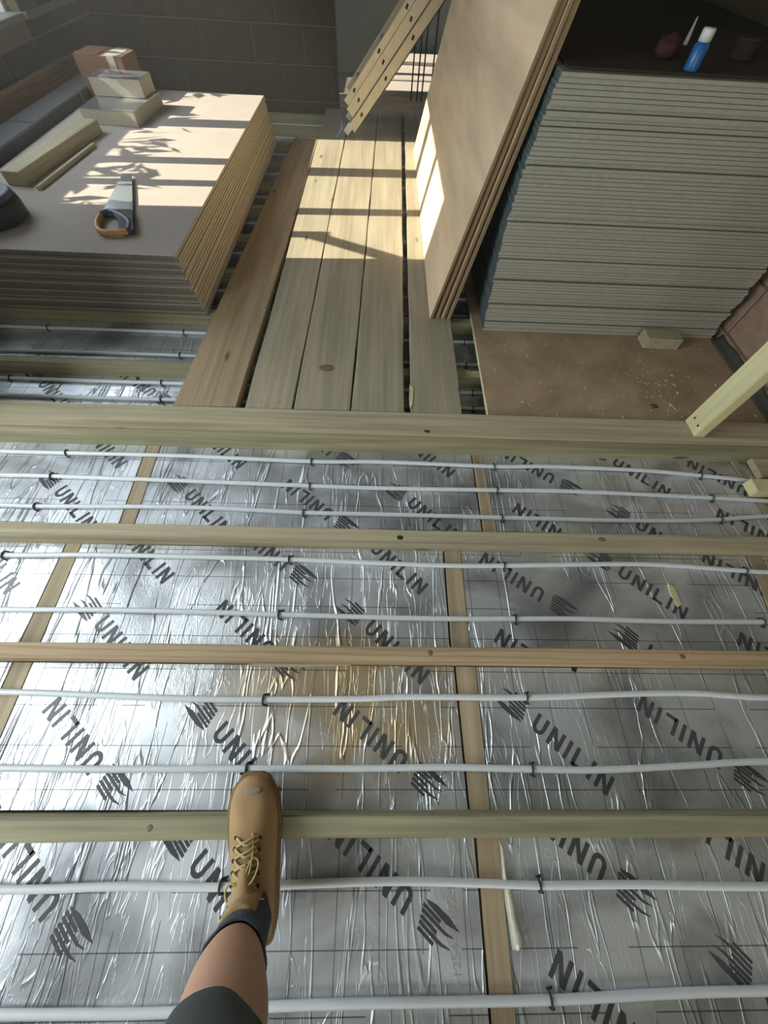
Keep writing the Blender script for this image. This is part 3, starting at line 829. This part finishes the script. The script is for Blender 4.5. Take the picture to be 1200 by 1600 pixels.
# chipboard sheet on the right
sx0, sy0 = 0.505, 1.168
cs = box('floor_sheet', 0, 1, 0, 1, 0, 0.022, M['chip'], None)
bpy.data.objects.remove(cs)
me = prism_mesh('floor_sheet', [(0.495, 1.168), (XR - .035, 1.168), (XR - .035, 4.3), (0.53, 4.3)], JZ + .001, JZ + .023, [M['chip'], M['stud']], 0, 1)
cs = link('floor_sheet', me); tag(cs, 'brown dusty floor sheet strewn with sawdust, under the plasterboard stack', 'floor board')
CZ = JZ + .023
bm = bmesh.new()
for i in range(520):
    if random.random() < .35:
        t = random.random() * 6.28; r_ = random.gauss(0, .09); x = 1.33 + r_ * math.cos(t) + random.uniform(-.1, .12); y = 1.42 + r_ * math.sin(t) * 1.2
    else:
        x = random.uniform(.53, 1.75); y = 1.19 + random.random() ** 1.6 * .55
    if not (.5 < x < 1.77 and 1.175 < y < 1.78): continue
    s = random.uniform(.001, .0042) * (2.0 if random.random() < .06 else 1)
    a = random.random() * 6.28; z = CZ + .0004
    q = [(s * 1.8, 0), (0, s * .8), (-s * 1.5, 0), (0, -s * .8)]
    lo = [bm.verts.new((x + c[0] * math.cos(a) - c[1] * math.sin(a), y + c[0] * math.sin(a) + c[1] * math.cos(a), z)) for c in q]
    tp = bm.verts.new((x, y, z + s * .8))
    for k in range(4): bm.faces.new((lo[k], lo[(k + 1) % 4], tp))
sd = link('sawdust', finish(bm, 'sawdust', M['offcut'])); tag(sd, 'scattered pale wood shavings and sawdust on the brown floor sheet', 'sawdust', None, 'stuff')
x, y = on(1021, 635, CZ)
tag(box('plastic_scrap', x - .014, x + .014, y - .014, y + .012, CZ + .0005, CZ + .004, M['dpm'], None, .001, rot=(0, 0, .2)), 'small grey-blue square scrap lying on the brown floor sheet', 'scrap')
me = prism_mesh('timber_offcut', [on(996, 534, CZ), on(1003, 548, CZ), on(1040, 549, CZ), on(1057, 535, CZ), on(1040, 521, CZ), on(1003, 521, CZ)], CZ + .0005, CZ + .05, M['card'])
o = box('timber_offcut', -.09, .09, -.042, .042, 0, .055, M['offcut'], None, .003); bpy.data.meshes.remove(me)
x, y = on(1027, 540, CZ); o.location = (x, y + .012, CZ + .0005); o.rotation_euler = (0, 0, -.03)
tag(o, 'small brown timber offcut on the floor sheet in front of the plasterboard stack', 'offcut')
# membrane upstand along the right wall
bm = bmesh.new(); prev = None
for i in range(30):
    y = 1.17 + i * .021; wv = .006 * noise.noise((y * 9, 1, 0))
    row = [bm.verts.new((1.762 + wv, y, CZ + .002)), bm.verts.new((1.782 + wv, y, CZ + .006)), bm.verts.new((1.798, y, CZ + .02 + wv * 2)), bm.verts.new((1.804, y, CZ + .035 + 3 * wv))]
    if prev:
        for k in range(3): bm.faces.new((prev[k], prev[k + 1], row[k + 1], row[k]))
    prev = row
o = link('damp_membrane', finish(bm, 'damp_membrane', M['dpm'], True)); md = o.modifiers.new('s', 'SOLIDIFY'); md.thickness = .002
tag(o, 'dark damp membrane turned up against the right brick wall', 'membrane')

# ------------------------------------------------------------------ plank walkway
PT = 0.105
planks = [((-.858, -.593), (-.743, -.540), 1.170, 4.34, 'plank_warm', 'brown board at the left of the walkway, unlit and wider at the near end'),
          ((-.556, -.356), (-.540, -.312), 1.170, 5.16, 'plank', 'second walkway plank from the left, grey, sunlit at its far part'),
          ((-.350, -.110), (-.306, -.046), 1.170, 5.20, 'plank', 'middle walkway plank with a round knot near its end'),
          ((-.103, .123), (-.040, .178), 1.170, 5.21, 'plank', 'fourth walkway plank, left of the wide black gap'),
          ((.155, .374), (.210, .425), 1.168, 5.21, 'plank', 'right walkway plank carrying the leaning plywood sheets')]
for (a0, a1), (b0, b1), y0, y1, mt, lb in planks:
    yref0, yref1 = 1.18, (4.34 if mt == 'plank_warm' else 4.7)
    def X(a, b, y): return a + (b - a) * (y - yref0) / (yref1 - yref0)
    cx = (a0 + a1) / 2; cy = (y0 + y1) / 2
    bm = bmesh.new(); n = 40; rows = []
    s = random.random() * 50
    for i in range(n + 1):
        y = y0 + (y1 - y0) * i / n
        if i == 0: y += 0
        l, r_ = X(a0, b0, y), X(a1, b1, y)
        l += .0035 * noise.noise((y * 3, s, 0)); r_ += .0035 * noise.noise((y * 3, s + 9, 0))
        ch = .003
        prof = [(l, JZ + .001), (l, PT - ch), (l + ch, PT), (r_ - ch, PT), (r_, PT - ch), (r_, JZ + .001)]
        rows.append([bm.verts.new((px - cx, y - cy + (.004 * noise.noise((px * 40, s, 3)) if i in (0, n) else 0), pz)) for px, pz in prof])
    for i in range(n):
        for k_ in range(6): bm.faces.new((rows[i][k_], rows[i][(k_ + 1) % 6], rows[i + 1][(k_ + 1) % 6], rows[i + 1][k_]))
    bm.faces.new(rows[0]); bm.faces.new(list(reversed(rows[-1]))); bmesh.ops.recalc_face_normals(bm, faces=bm.faces)
    o = link('walkway_plank', finish(bm, 'walkway_plank', M[mt]), None, (cx, cy, 0)); tag(o, lb, 'plank', 'walkway planks')
    if 'round knot' in lb: knot(o, *on(510, 575, PT), PT - .0013, 3.2, 2.2, dark=False)
    if 'wide black' in lb: knot(o, *on(556, 545, PT), PT - .0015, .5, .8)
    if 'second' in lb: knot(o, *on(437, 629, PT), PT - .0015, .25, .35)
# bright split at the wide gap
me = prism_mesh('split_edge', [on(640, 600, PT), on(646, 608, PT), on(645, 630, PT), on(641, 641, PT), on(639, 625, PT)], PT + .0003, PT + .003, M['stud'])
tag(link('wood_splinter', me), 'pale splinter sprung from the right walkway plank at the black gap', 'splinter')

# far room floor boards: low stack catching the sun
for i, (y0, y1, zt) in enumerate([(5.88, 6.32, .10), (6.345, 6.95, .10), (6.97, 7.12, .13), (7.14, 7.45, .12)]):
    tag(box('white_board', -.03, 1.6, y0, y1, ZF + .0, zt, M['whiteboard'], None, .004), ['nearest', 'second nearest', 'narrow third', 'furthest'][i] + ' pale board lying sunlit across the far room floor', 'board', 'pale boards in the far room')
tag(box('floor_deck', -2.4, 2.2, YF + .0, 5.87, ZF + .001, .062, M['chip'], None), 'dim deck sheet inside the doorway to the far room', 'floor board')
for i, (x, dx) in enumerate([(.30, .02), (.36, .015), (.41, -.01), (.50, .02)]):
    t = tube('hanging_cable', [(x + dx, 5.75, ZC - .002), (x + dx * .5, 5.74, 1.5), (x + .01, 5.75, .8), (x, 5.72, .066)], .0075, M['cable'], None, 8, 8)
    tag(t, ['leftmost', 'second', 'third', 'rightmost'][i] + ' black cable hanging in the far doorway', 'cable', 'black cables in the far doorway')

# ------------------------------------------------------------------ left stack of boards
NB = 19; TH = (0.35 - JZ - .001) / NB
bmesh_l = {}
for i in range(NB):
    z = JZ + .001 + i * TH
    top = i == NB - 1
    f = 1 - i / NB
    dx = .045 * f ** 1.3 + random.uniform(-.003, .004); dy = random.uniform(-.010, .010) + (-.012 if i in (3, 6, 9, 12) else 0)
    if top: dx = 0; dy = 0.0
    if i == NB - 2: dy = .014; dx = .004
    if i == NB - 3: dy = -.008
    me = bmesh_l.get('t' if top else 'n')
    if me is None:
        me = boxmesh('board', 1.22, 2.44, TH - .0008, [M['whiteboard'], M['boardend'], M['boardside']], 0.0012, {'+y': 1, '-y': 1, '+x': 2, '-x': 2})
        bmesh_l['t' if top else 'n'] = me
    o = link('stacked_board', me, None, (-.935 - .61 + dx, 1.861 + 1.22 + dy, z), (0, 0, random.uniform(-.002, .002)))
    lb = ORD[NB - 1 - i] + ' board from the top of the left stack, only its edges showing'
    if top: lb = 'pale top board of the left stack, sunlit, carrying saw and offcuts'
    if i == 0: lb = 'bottom board of the left stack, resting on the joists'
    tag(o, lb, 'board', 'boards in the left stack')
SZ = 0.35
# thin extra sliver layers on the rough right side are part of each board's texture

# timber offcut and lath on the stack
def bar(name, p, q, wd, h, mat, z=SZ + .0005, bevel=.003):
    p, q = Vector((*p, 0)), Vector((*q, 0)); d = q - p
    me = boxmesh(name, wd, d.length, h, mat, bevel)
    return link(name, me, None, ((p.x + q.x) / 2, (p.y + q.y) / 2, z), (0, 0, math.atan2(d.y, d.x) - math.pi / 2))


o = bar('timber_offcut', (-1.945, 2.50), (-1.865, 3.34), .105, .062, M['offcut']); tag(o, 'thick pale timber offcut lying on the left stack', 'offcut')
o = bar('wooden_lath', (-1.815, 2.46), (-1.772, 3.10), .022, .018, M['offcut']); tag(o, 'thin wooden lath lying alongside the thick offcut', 'lath')
# insulation offcuts
io = empty('insulation_offcut', (-1.79, 3.70, SZ + .0005), 'cream foam insulation offcut lying flat, lower of two on the stack', 'offcut')
boxm = boxmesh('core', .36, .46, .070, [M['foam']], .002); link('core', boxm, io)
link('facing', boxmesh('facing', .36, .46, .002, [M['silver']]), io, (0, 0, .0702)); io.rotation_euler = (0, 0, -.06)
io = empty('insulation_offcut', (-1.80, 3.84, SZ + .074), 'cream foam insulation offcut with shiny silver top, upper of two', 'offcut')
link('core', boxmesh('core', .34, .20, .085, [M['foam']], .002), io); link('facing', boxmesh('facing', .34, .20, .002, [M['silver']]), io, (0, 0, .0852)); io.rotation_euler = (0, 0, -.03)
# cardboard box
cb = empty('cardboard_box', (-2.0, 4.17, SZ + .0005), 'brown cardboard box with shiny tape on its top, at the stack\'s far end', 'box', rot=(0, 0, -.05))
link('carton', boxmesh('carton', .34, .24, .20, [M['card']], .006, seg=2), cb)
link('tape', boxmesh('tape', .10, .242, .0015, [M['tape']], 0), cb, (.09, 0, .2002))
link('tape', boxmesh('tape', .05, .0015, .08, [M['tape']], 0), cb, (.09, -.1210, .12))
link('flap', boxmesh('flap', .165, .238, .003, [M['card']], .001), cb, (-.085, 0, .2003))
# blocks along the wall
for i in range(4):
    y0 = 1.95 + i * .66
    o = box('concrete_lintel', XL + .14, XL + .33, y0, y0 + .65, JZ + .001, .40, M['lintel'], None, .008)
    tag(o, ['nearest', 'second', 'third', 'furthest'][i] + ' grey concrete block of the row between left stack and wall', 'block', 'grey blocks along the left wall')
o = box('brown_board', XL + .05, XL + .095, 1.9, 4.62, .30, .475, M['darkwood'], None, .003); o.location.z = JZ + .001
o.data.transform(Matrix.Diagonal((1, 1, (.475 - JZ) / .175, 1)))
tag(o, 'long brown timber board standing on edge against the left wall', 'timber')

# handsaw
hs = empty('handsaw', (-1.27, 2.10, SZ + .0005), 'handsaw with tan and black handle lying on the sunlit stack', 'saw')
bm = bmesh.new()
pr_ = [on(160, 340, SZ), on(210, 345, SZ), on(208, 279, SZ), on(193, 278, SZ)]
vs = [bm.verts.new((p[0] + 1.27, p[1] - 2.10, .012)) for p in pr_]
bm.faces.new(vs)
r_ = bmesh.ops.extrude_face_region(bm, geom=list(bm.faces)); bmesh.ops.translate(bm, verts=[e for e in r_['geom'] if isinstance(e, bmesh.types.BMVert)], vec=(0, 0, .0015))
bmesh.ops.recalc_face_normals(bm, faces=bm.faces)
link('blade', finish(bm, 'blade', M['steel']), hs)
def L2(px, py, z): x, y = on(px, py, SZ + z); return (x + 1.27, y - 2.10, z)
grip = tube('handle', [L2(158, 336, .016), L2(152, 350, .016), L2(158, 362, .016), L2(180, 364, .016), L2(200, 362, .016)], .013, M['orange'], hs, 12, 8)
tube('handle_guard', [L2(158, 336, .016), L2(172, 332, .016), L2(190, 338, .016), L2(203, 350, .016), L2(202, 362, .016)], .0155, M['navy'], hs, 12, 8)
bm = bmesh.new(); vv = [bm.verts.new(L2(*p, .004)) for p in ((176, 335), (209, 335), (212, 366), (190, 367), (188, 352))]; bm.faces.new(vv)
r_ = bmesh.ops.extrude_face_region(bm, geom=list(bm.faces)); bmesh.ops.translate(bm, verts=[e for e in r_['geom'] if isinstance(e, bmesh.types.BMVert)], vec=(0, 0, .022)); bmesh.ops.recalc_face_normals(bm, faces=bm.faces)
link('handle_plate', finish(bm, 'handle_plate', M['black']), hs)

# dark round tub with blue lid at the left edge
tb = empty('tub', (-1.868, 2.12, SZ + .0005), 'round black tub with blue-grey lid at the left edge of the stack', 'tub')
link('body', lathe_mesh('body', [(.135, 0), (.150, .01), (.150, .06), (.143, .085)], M['black'], 40), tb)
link('lid', lathe_mesh('lid', [(.138, .086), (.140, .098), (.128, .108), (.10, .110), (.088, .100), (.0, .098)], M['navy'], 40), tb)
link('label_disc', lathe_mesh('label_disc', [(.07, .0995), (.07, .102), (0, .1025)], M['blue'], 30), tb)

# ------------------------------------------------------------------ plasterboard stack
NP = 70; TP = (0.972 - CZ) / NP
pm = boxmesh('plasterboard', 1.22, 2.40, TP - .0005, [M['gypface'], M['gyp'], M['gypblue']], 0.0, {'+y': 1, '-y': 1, '+x': 0, '-x': 2})
pm2 = boxmesh('plasterboard', 1.22, 2.40, TP - .0011, [M['gypface'], M['gyp'], M['gypblue']], 0.0012, {'+y': 1, '-y': 1, '+x': 0, '-x': 2})
ph = 0
for i in range(NP):
    if random.random() < (.45 if i < 36 else .16): ph = random.uniform(-.007, .007)
    dy = ph + random.uniform(-.0008, .0008)
    dx = random.uniform(-.003, .003) - .026 * math.sin(math.pi * min(1, i / NP * .95)) + .006 + .07 * max(0, i / NP - .72)
    if i in (11, 12, 20, 38, 39, 52, 60, 61, 63): dy += .011
    o = link('plasterboard', pm2 if i % 2 else pm, None, (.545 + .61 + dx, 1.791 + 1.20 + dy, CZ + .0004 + i * TP), (0, 0, random.uniform(-.0012, .0012)))
    tag(o, 'bottom sheet of the tall plasterboard stack' if i == 0 else ('grey plasterboard sheet at the very top of the tall stack' if i == NP - 1 else (ORD[NP - 1 - i] + ' plasterboard from the top of the tall stack' if i > NP - 13 else (ORD[i] + ' plasterboard from the bottom of the tall stack' if i < 12 else 'grey plasterboard in the middle height of the tall stack, only its edge showing'))), 'plasterboard', 'plasterboards in the tall stack')
TZ = CZ + .0004 + NP * TP
tag(box('dark_cover', .59, 1.73, 1.815, 4.15, TZ, TZ + .006, M['darksheet'], None), 'dark brown sheet covering the top of the plasterboard stack', 'sheet')
TZ += .0065
# things on top
x, y = on(1080, 111, TZ)
sc_ = empty('spray_can', (x, y + .01, TZ), 'blue spray can with white cap standing on the plasterboard stack', 'can')
link('can_body', lathe_mesh('can_body', [(.022, 0), (.0225, .002), (.0225, .052), (.016, .058)], M['canblue'], 24), sc_)
link('cap', lathe_mesh('cap', [(.0185, .0585), (.0188, .082), (.016, .085), (0, .0855)], M['white'], 24), sc_)
sc_.scale = (1.0, 1.0, 1.0)
x, y = on(1042, 95, TZ)
bm = bmesh.new(); bmesh.ops.create_icosphere(bm, subdivisions=3, radius=1)
for v in bm.verts:
    k_ = 1 + .22 * noise.noise(v.co * 2.2)
    v.co = Vector((v.co.x * .045 * k_, v.co.y * .035 * k_, (v.co.z + .8 if v.co.z > -.8 else 0) * .030 * k_))
o = link('work_glove', finish(bm, 'work_glove', M['maroon'], True), None, (x, y + .03, TZ), (0, 0, .5)); tag(o, 'crumpled maroon glove beside the spray can', 'glove')
x, y = on(1070, 70, TZ)
tag(link('sealant_nozzle', lathe_mesh('sealant_nozzle', [(.008, 0), (.008, .01), (.003, .06), (.002, .065)], M['white'], 12), None, (x, y, TZ)), 'small white nozzle standing behind the maroon glove', 'nozzle')
x, y = on(1160, 95, TZ)
tag(link('putty_tin', lathe_mesh('putty_tin', [(.040, 0), (.041, .004), (.041, .045), (.043, .047), (.036, .050), (0, .050)], M['darksheet'], 28), None, (x, y + .02, TZ)), 'dim brown tin at the right of the spray can', 'tin')

# ------------------------------------------------------------------ leaning plywood sheets
lean = math.radians(13.2)
n_ply = 4; tpl = 0.0148
xb = .272
for i in range(n_ply):
    t = tpl - .0006
    lean = math.atan(.235 - .0124 * i)
    hgt = 1.22
    dy = [0, .010, .004, .008][i]
    me = boxmesh('plywood_sheet', t, 2.36, hgt, [M['ply'], M['plyedge']], .0008, {'+y': 1, '-y': 1, '+z': 1, '-z': 1, '+x': 0, '-x': 0})
    for v in me.vertices: v.co.x += t / 2
    off = i * .0315
    o = link('plywood_sheet', me, None, (xb + off, 1.842 + 1.18 + dy, PT + .001), (0, lean, 0))
    tag(o, ['front pink-tinted plywood sheet leaning with sunlight patches on its face', 'second leaning plywood sheet, directly behind the front one', 'third leaning plywood sheet counted from the sunlit face', 'rear leaning plywood sheet, next to the plasterboard stack'][i], 'plywood sheet', 'leaning plywood sheets')

# ------------------------------------------------------------------ ladder
ld = empty('extension_ladder', (-.33, 4.42, PT + .001), 'aluminium extension ladder leaning over the walkway to the upper right', 'ladder')
sl_ = Vector((.645, 0, .690)).normalized(); pn = Vector((-sl_.z, 0, sl_.x))
rx = math.atan2(sl_.x, sl_.z)


def stile(off, start, length, wd, yb, mat, dep=.022):
    p = Vector((.04, 0, .012)) + pn * off + sl_ * start
    me = boxmesh('stile', wd, dep, length, [mat], .003)
    o = link('stile', me, ld, (p.x, yb, p.z), (0, rx, 0))
    return o, p


rp = .283
for sec, (off, start, wd) in enumerate([(.0, .05, .070), (.073, .110, .072), (.134, .135, .046)]):
    for yb in (0.0, 0.36):
        o, p = stile(off, start, 2.6, wd, yb, M['alu'])
        if sec < 2: link('stile_lip', boxmesh('stile_lip', .006, .006, 2.58, [M['hole']]), o, (wd / 2 + .001, -.0125, .01))
        if yb == 0:
            for k_ in range(8):
                z = (.125 if sec == 0 else (.11 if sec == 1 else .10)) + k_ * rp
                link('rung_end', boxmesh('rung_end', .017, .004, .026, [M['hole']], .001, zbase=False), o, (0, -.0115, z), (0, -.3, 0))
    for k_ in range(8):
        z = .125 + k_ * rp
        p = Vector((.04, 0, .012)) + pn * off + sl_ * (start + z)
        link('rung', boxmesh('rung', .028, .335, .026, [M['alu']], .004, zbase=False), ld, (p.x, .18, p.z), (0, rx, 0))
for yb in (0.0, .36):
    p = Vector((.05, 0, .012))
    link('rubber_foot', boxmesh('rubber_foot', .050, .028, .075, [M['white']], .005), ld, (p.x - .03, yb, .022), (0, rx, 0))
tube('rope_tie', [(-.01, -.02, .10), (-.012, -.026, .05), (-.045, -.03, .02), (-.05, -.035, .004), (-.03, -.05, .004)], .006, M['blue'], ld, 8)['label'] = 'light blue tie'

# ------------------------------------------------------------------ the person's leg and boot
pe = empty('person', (-.25, -.27, JZ), 'person\'s left leg in tan lace-up boot, dark sock and dark shorts, standing on a joist', 'person')
ox, oy, oz = -.25, -.27, JZ


def rings_mesh(name, rings, mat, close=True):
    bm = bmesh.new(); R = [[bm.verts.new(p) for p in r] for r in rings]; n = len(R[0])
    for i in range(len(R) - 1):
        for k in range(n): bm.faces.new((R[i][k], R[i][(k + 1) % n], R[i + 1][(k + 1) % n], R[i + 1][k]))
    if close: bm.faces.new(R[0]); bm.faces.new(list(reversed(R[-1])))
    bmesh.ops.recalc_face_normals(bm, faces=bm.faces)
    return finish(bm, name, mat, True)


secs = [(-.412, .010, .060), (-.408, .027, .085), (-.398, .037, .105), (-.38, .042, .118), (-.35, .045, .124), (-.32, .046, .122), (-.29, .049, .110), (-.26, .054, .096), (-.23, .058, .082), (-.20, .060, .072), (-.17, .058, .064), (-.145, .052, .057), (-.128, .041, .050), (-.116, .028, .042), (-.110, .010, .030)]


def cl(y):  # centre line of the boot in world x
    ks = [(-.405, -.240), (-.33, -.250), (-.25, -.268), (-.18, -.280), (-.12, -.288)]
    for (a, xa), (b, xb_) in zip(ks, ks[1:]):
        if y <= b: return xa + (xb_ - xa) * (y - a) / (b - a)
    return ks[-1][1]


# sections of the boot: y, half width, height of the upper, exponent
rings = []
for y, hw, hh in secs:
    r = []
    for k in range(32):
        a = 2 * math.pi * k / 32
        cx_, sx_ = math.cos(a), math.sin(a)
        e = .72
        x = hw * math.copysign(abs(cx_) ** e, cx_)
        if sx_ > 0: z = .022 + (hh - .022) * (abs(sx_) ** .85); x *= 1 - .18 * abs(sx_)
        else: z = .022 + .008 * sx_
        r.append((cl(y) + x - ox, y - oy, z))
    rings.append(r)
bt = link('boot', rings_mesh('boot', rings, M['suede']), pe)
# shaft of the boot
shaft = []
for z, yc, a, b in [(.05, -.345, .036, .050), (.09, -.347, .038, .050), (.12, -.350, .040, .050), (.145, -.354, .042, .050), (.158, -.357, .044, .052)]:
    shaft.append([(cl(yc) + a * math.cos(q) - ox, yc + b * math.sin(q) - oy, z + (.012 * math.sin(q) if z > .14 else 0)) for q in [2 * math.pi * k / 32 for k in range(32)]])
bs = link('boot_collar', rings_mesh('boot_collar', shaft, M['suede']), bt)
bt['label'] = 'tan suede work boot'
# join body and shaft smoothly
bm = bmesh.new(); bm.from_mesh(bt.data); bm.from_mesh(bs.data); bm.to_mesh(bt.data); bm.free(); bpy.data.objects.remove(bs)
md = bt.modifiers.new('r', 'REMESH'); md.mode = 'VOXEL'; md.voxel_size = .0035; md.use_smooth_shade = True
md = bt.modifiers.new('c', 'SMOOTH'); md.iterations = 9; md.factor = .6
# sole
sr = []
for z, g in ((0.0, .003), (.004, .006), (.020, .007), (.026, .003)):
    sr.append([])
    outline = []
    for (ya, wa, _), (yb_, wb, _) in zip(secs, secs[1:]):
        outline += [(ya + (yb_ - ya) * q / 4, wa + (wb - wa) * q / 4) for q in range(4)]
    outline.append(secs[-1][:2])
    for _k in range(3): outline = [outline[0]] + [(outline[q][0], (outline[q - 1][1] + outline[q][1] * 2 + outline[q + 1][1]) / 4) for q in range(1, len(outline) - 1)] + [outline[-1]]
    pts = [(cl(y) + hw * 1.0 + g, y) for y, hw in outline] + [(cl(y) - hw * 1.0 - g, y) for y, hw in reversed(outline)]
    # stretch ends
    pts = [(x, y + (g if y > -.12 else (-g if y < -.40 else 0))) for x, y in pts]
    sr[-1] = [(x - ox, y - oy, z + .0005) for x, y in pts]
link('sole', rings_mesh('sole', sr, M['sole']), bt)
# worn steel toe patch
bm = bmesh.new(); bmesh.ops.create_icosphere(bm, subdivisions=3, radius=1)
for v in bm.verts: v.co = Vector((v.co.x * .021, v.co.y * .010, v.co.z * .004))
link('toe_wear', finish(bm, 'toe_wear', M['suede_dark'], True), bt, (-.283 - ox, -.140 - oy, .0535), (math.radians(-16), 0, .12))['label'] = 'worn grey patch on the toe'
# tongue
tr = []
for y, hw, z in [(-.275, .014, .098), (-.295, .020, .112), (-.315, .026, .125), (-.330, .030, .142), (-.340, .034, .162), (-.343, .034, .176)]:
    tr.append([(cl(y) + hw * math.cos(q) - ox, y + .006 * math.sin(q) - oy + (0.012 * (1 - abs(math.cos(q)))), z + .008 * math.sin(q)) for q in [2 * math.pi * k / 16 for k in range(16)]])
link('tongue', rings_mesh('tongue', tr, M['suede']), bt)


def topz(y):
    for (a, _, ha), (b, _, hb) in zip(secs, secs[1:]):
        if a <= y <= b: return ha + (hb - ha) * (y - a) / (b - a)
    return .1


def surf(y, dx, lift=.003):
    hw = 0.045
    return (cl(y) + dx - ox, y - oy, topz(y) + lift - 9.0 * dx * dx)


for i, y in enumerate([-.225, -.243, -.261, -.279, -.297]):
    a, b = (-.026, .024) if i % 2 else (-.024, .026)
    tube('lace', [surf(y, a), surf(y - .006, -.012, .007), surf(y - .010, .004, .008), surf(y - .002, b)], .0029, M['lace'], bt, 6, 6)
    tube('lace', [surf(y - .014, a + .002), surf(y - .006, -.006, .009), surf(y, .01, .008), surf(y + .004, b - .003)], .0027, M['lace'], bt, 6, 6)
    for s in (-.028, .028): link('eyelet', lathe_mesh('eyelet', [(.0015, 0), (.004, 0), (.004, .0012), (.0015, .0012)], M['hole'], 10), bt, surf(y, s, .001))
tube('lace', [surf(-.30, 0, .010), surf(-.285, .022, .016), surf(-.262, .030, .012), surf(-.255, .018, .010), surf(-.275, .006, .012), surf(-.30, 0, .012)], .0022, M['lace'], bt, 6, 8)
tube('lace', [surf(-.30, 0, .010), surf(-.29, -.025, .016), surf(-.305, -.038, .012), surf(-.32, -.030, .010), surf(-.305, -.006, .012)], .0022, M['lace'], bt, 6, 8)
tube('lace', [surf(-.30, 0, .010), surf(-.27, .014, .012), surf(-.24, .016, .006), surf(-.215, .012, .004)], .0020, M['lace'], bt, 6, 8)
tube('lace', [surf(-.30, 0, .010), surf(-.312, .024, .008), surf(-.318, .040, .002)], .0022, M['lace'], bt, 6, 8)

# leg: one continuous surface, ankle, calf, knee, thigh, hip
prof = []
for z, p, a, b in [(.15, (386, 1440), .038, .042), (.19, (379, 1462), .040, .044), (.23, (372, 1484), .043, .047), (.28, (364, 1508), .052, .056), (.34, (357, 1532), .060, .062),
                   (.40, (352, 1556), .063, .064), (.46, (348, 1585), .064, .062), (.52, (340, 1622), .062, .060), (.57, (328, 1665), .060, .059), (.62, (316, 1720), .061, .061),
                   (.70, (310, 1860), .070, .070), (.78, (310, 2100), .080, .084), (.86, (320, 2600), .088, .094)]:
    x, y = on(*p, z); prof.append((z, x, y, a, b))
lr = []
for z, xc, yc, a, b in prof:
    lr.append([(xc + a * math.cos(q) - ox, yc + b * math.sin(q) * (1.0 if math.sin(q) > 0 else 1.12) - oy, z - oz) for q in [2 * math.pi * k / 28 for k in range(28)]])
lg = link('leg', rings_mesh('leg', lr, M['skin']), pe)
md = lg.modifiers.new('s', 'SUBSURF'); md.levels = 1; md.render_levels = 2
sk = []
def leg_at(z):
    for p, q in zip(prof, prof[1:]):
        if z <= q[0]:
            t = (z - p[0]) / (q[0] - p[0]); return [p[i] + (q[i] - p[i]) * t for i in range(1, 5)]
for z, g in [(.150, .013), (.175, .012), (.20, .011), (.23, .009), (.255, .007), (.280, .005), (.294, .005), (.300, .0065), (.305, .004)]:
    xc, yc, a, b = leg_at(z); a += g; b += g
    sk.append([(xc + a * math.cos(q) - ox + .001 * math.sin(9 * q), yc + b * math.sin(q) - oy, z - oz + .006 * math.sin(3 * q + .6)) for q in [2 * math.pi * k / 48 for k in range(48)]])
link('sock', rings_mesh('sock', sk, M['sock'], False), pe)
bpy.data.objects[[o.name for o in pe.children if o.name.startswith('sock')][0]].modifiers.new('s', 'SOLIDIFY').thickness = .003
sh_ = []
for z, g in [(.590, .003), (.596, .007), (.62, .008), (.66, .010), (.72, .012), (.80, .016), (.858, .018)]:
    xc, yc, a, b = leg_at(z); a += g; b += g
    sh_.append([(xc + a * math.cos(q) - ox + .003 * math.sin(5 * q + z * 20), yc + b * math.sin(q) - oy, z - oz + .008 * math.sin(2 * q)) for q in [2 * math.pi * k / 40 for k in range(40)]])
o = link('shorts', rings_mesh('shorts', sh_, M['shorts'], False), pe); o.modifiers.new('s', 'SOLIDIFY').thickness = .003

# ------------------------------------------------------------------ dusty air in the sunlit half of the room
m = bpy.data.materials.new('dusty_air'); m.use_nodes = True; n = m.node_tree; n.nodes.clear()
v = n.nodes.new('ShaderNodeVolumeScatter'); v.inputs['Density'].default_value = 0.027; v.inputs['Anisotropy'].default_value = 0.45; v.inputs['Color'].default_value = (1, .98, .94, 1)
oo = n.nodes.new('ShaderNodeOutputMaterial'); n.links.new(v.outputs[0], oo.inputs['Volume'])
hz = box('dust_haze', XL + .001, XR - .001, 1.10, YF - .001, .03, ZC - .001, m); tag(hz, 'thin dusty haze in the sunlit air over the board stack and walkway', 'haze', None, 'stuff')
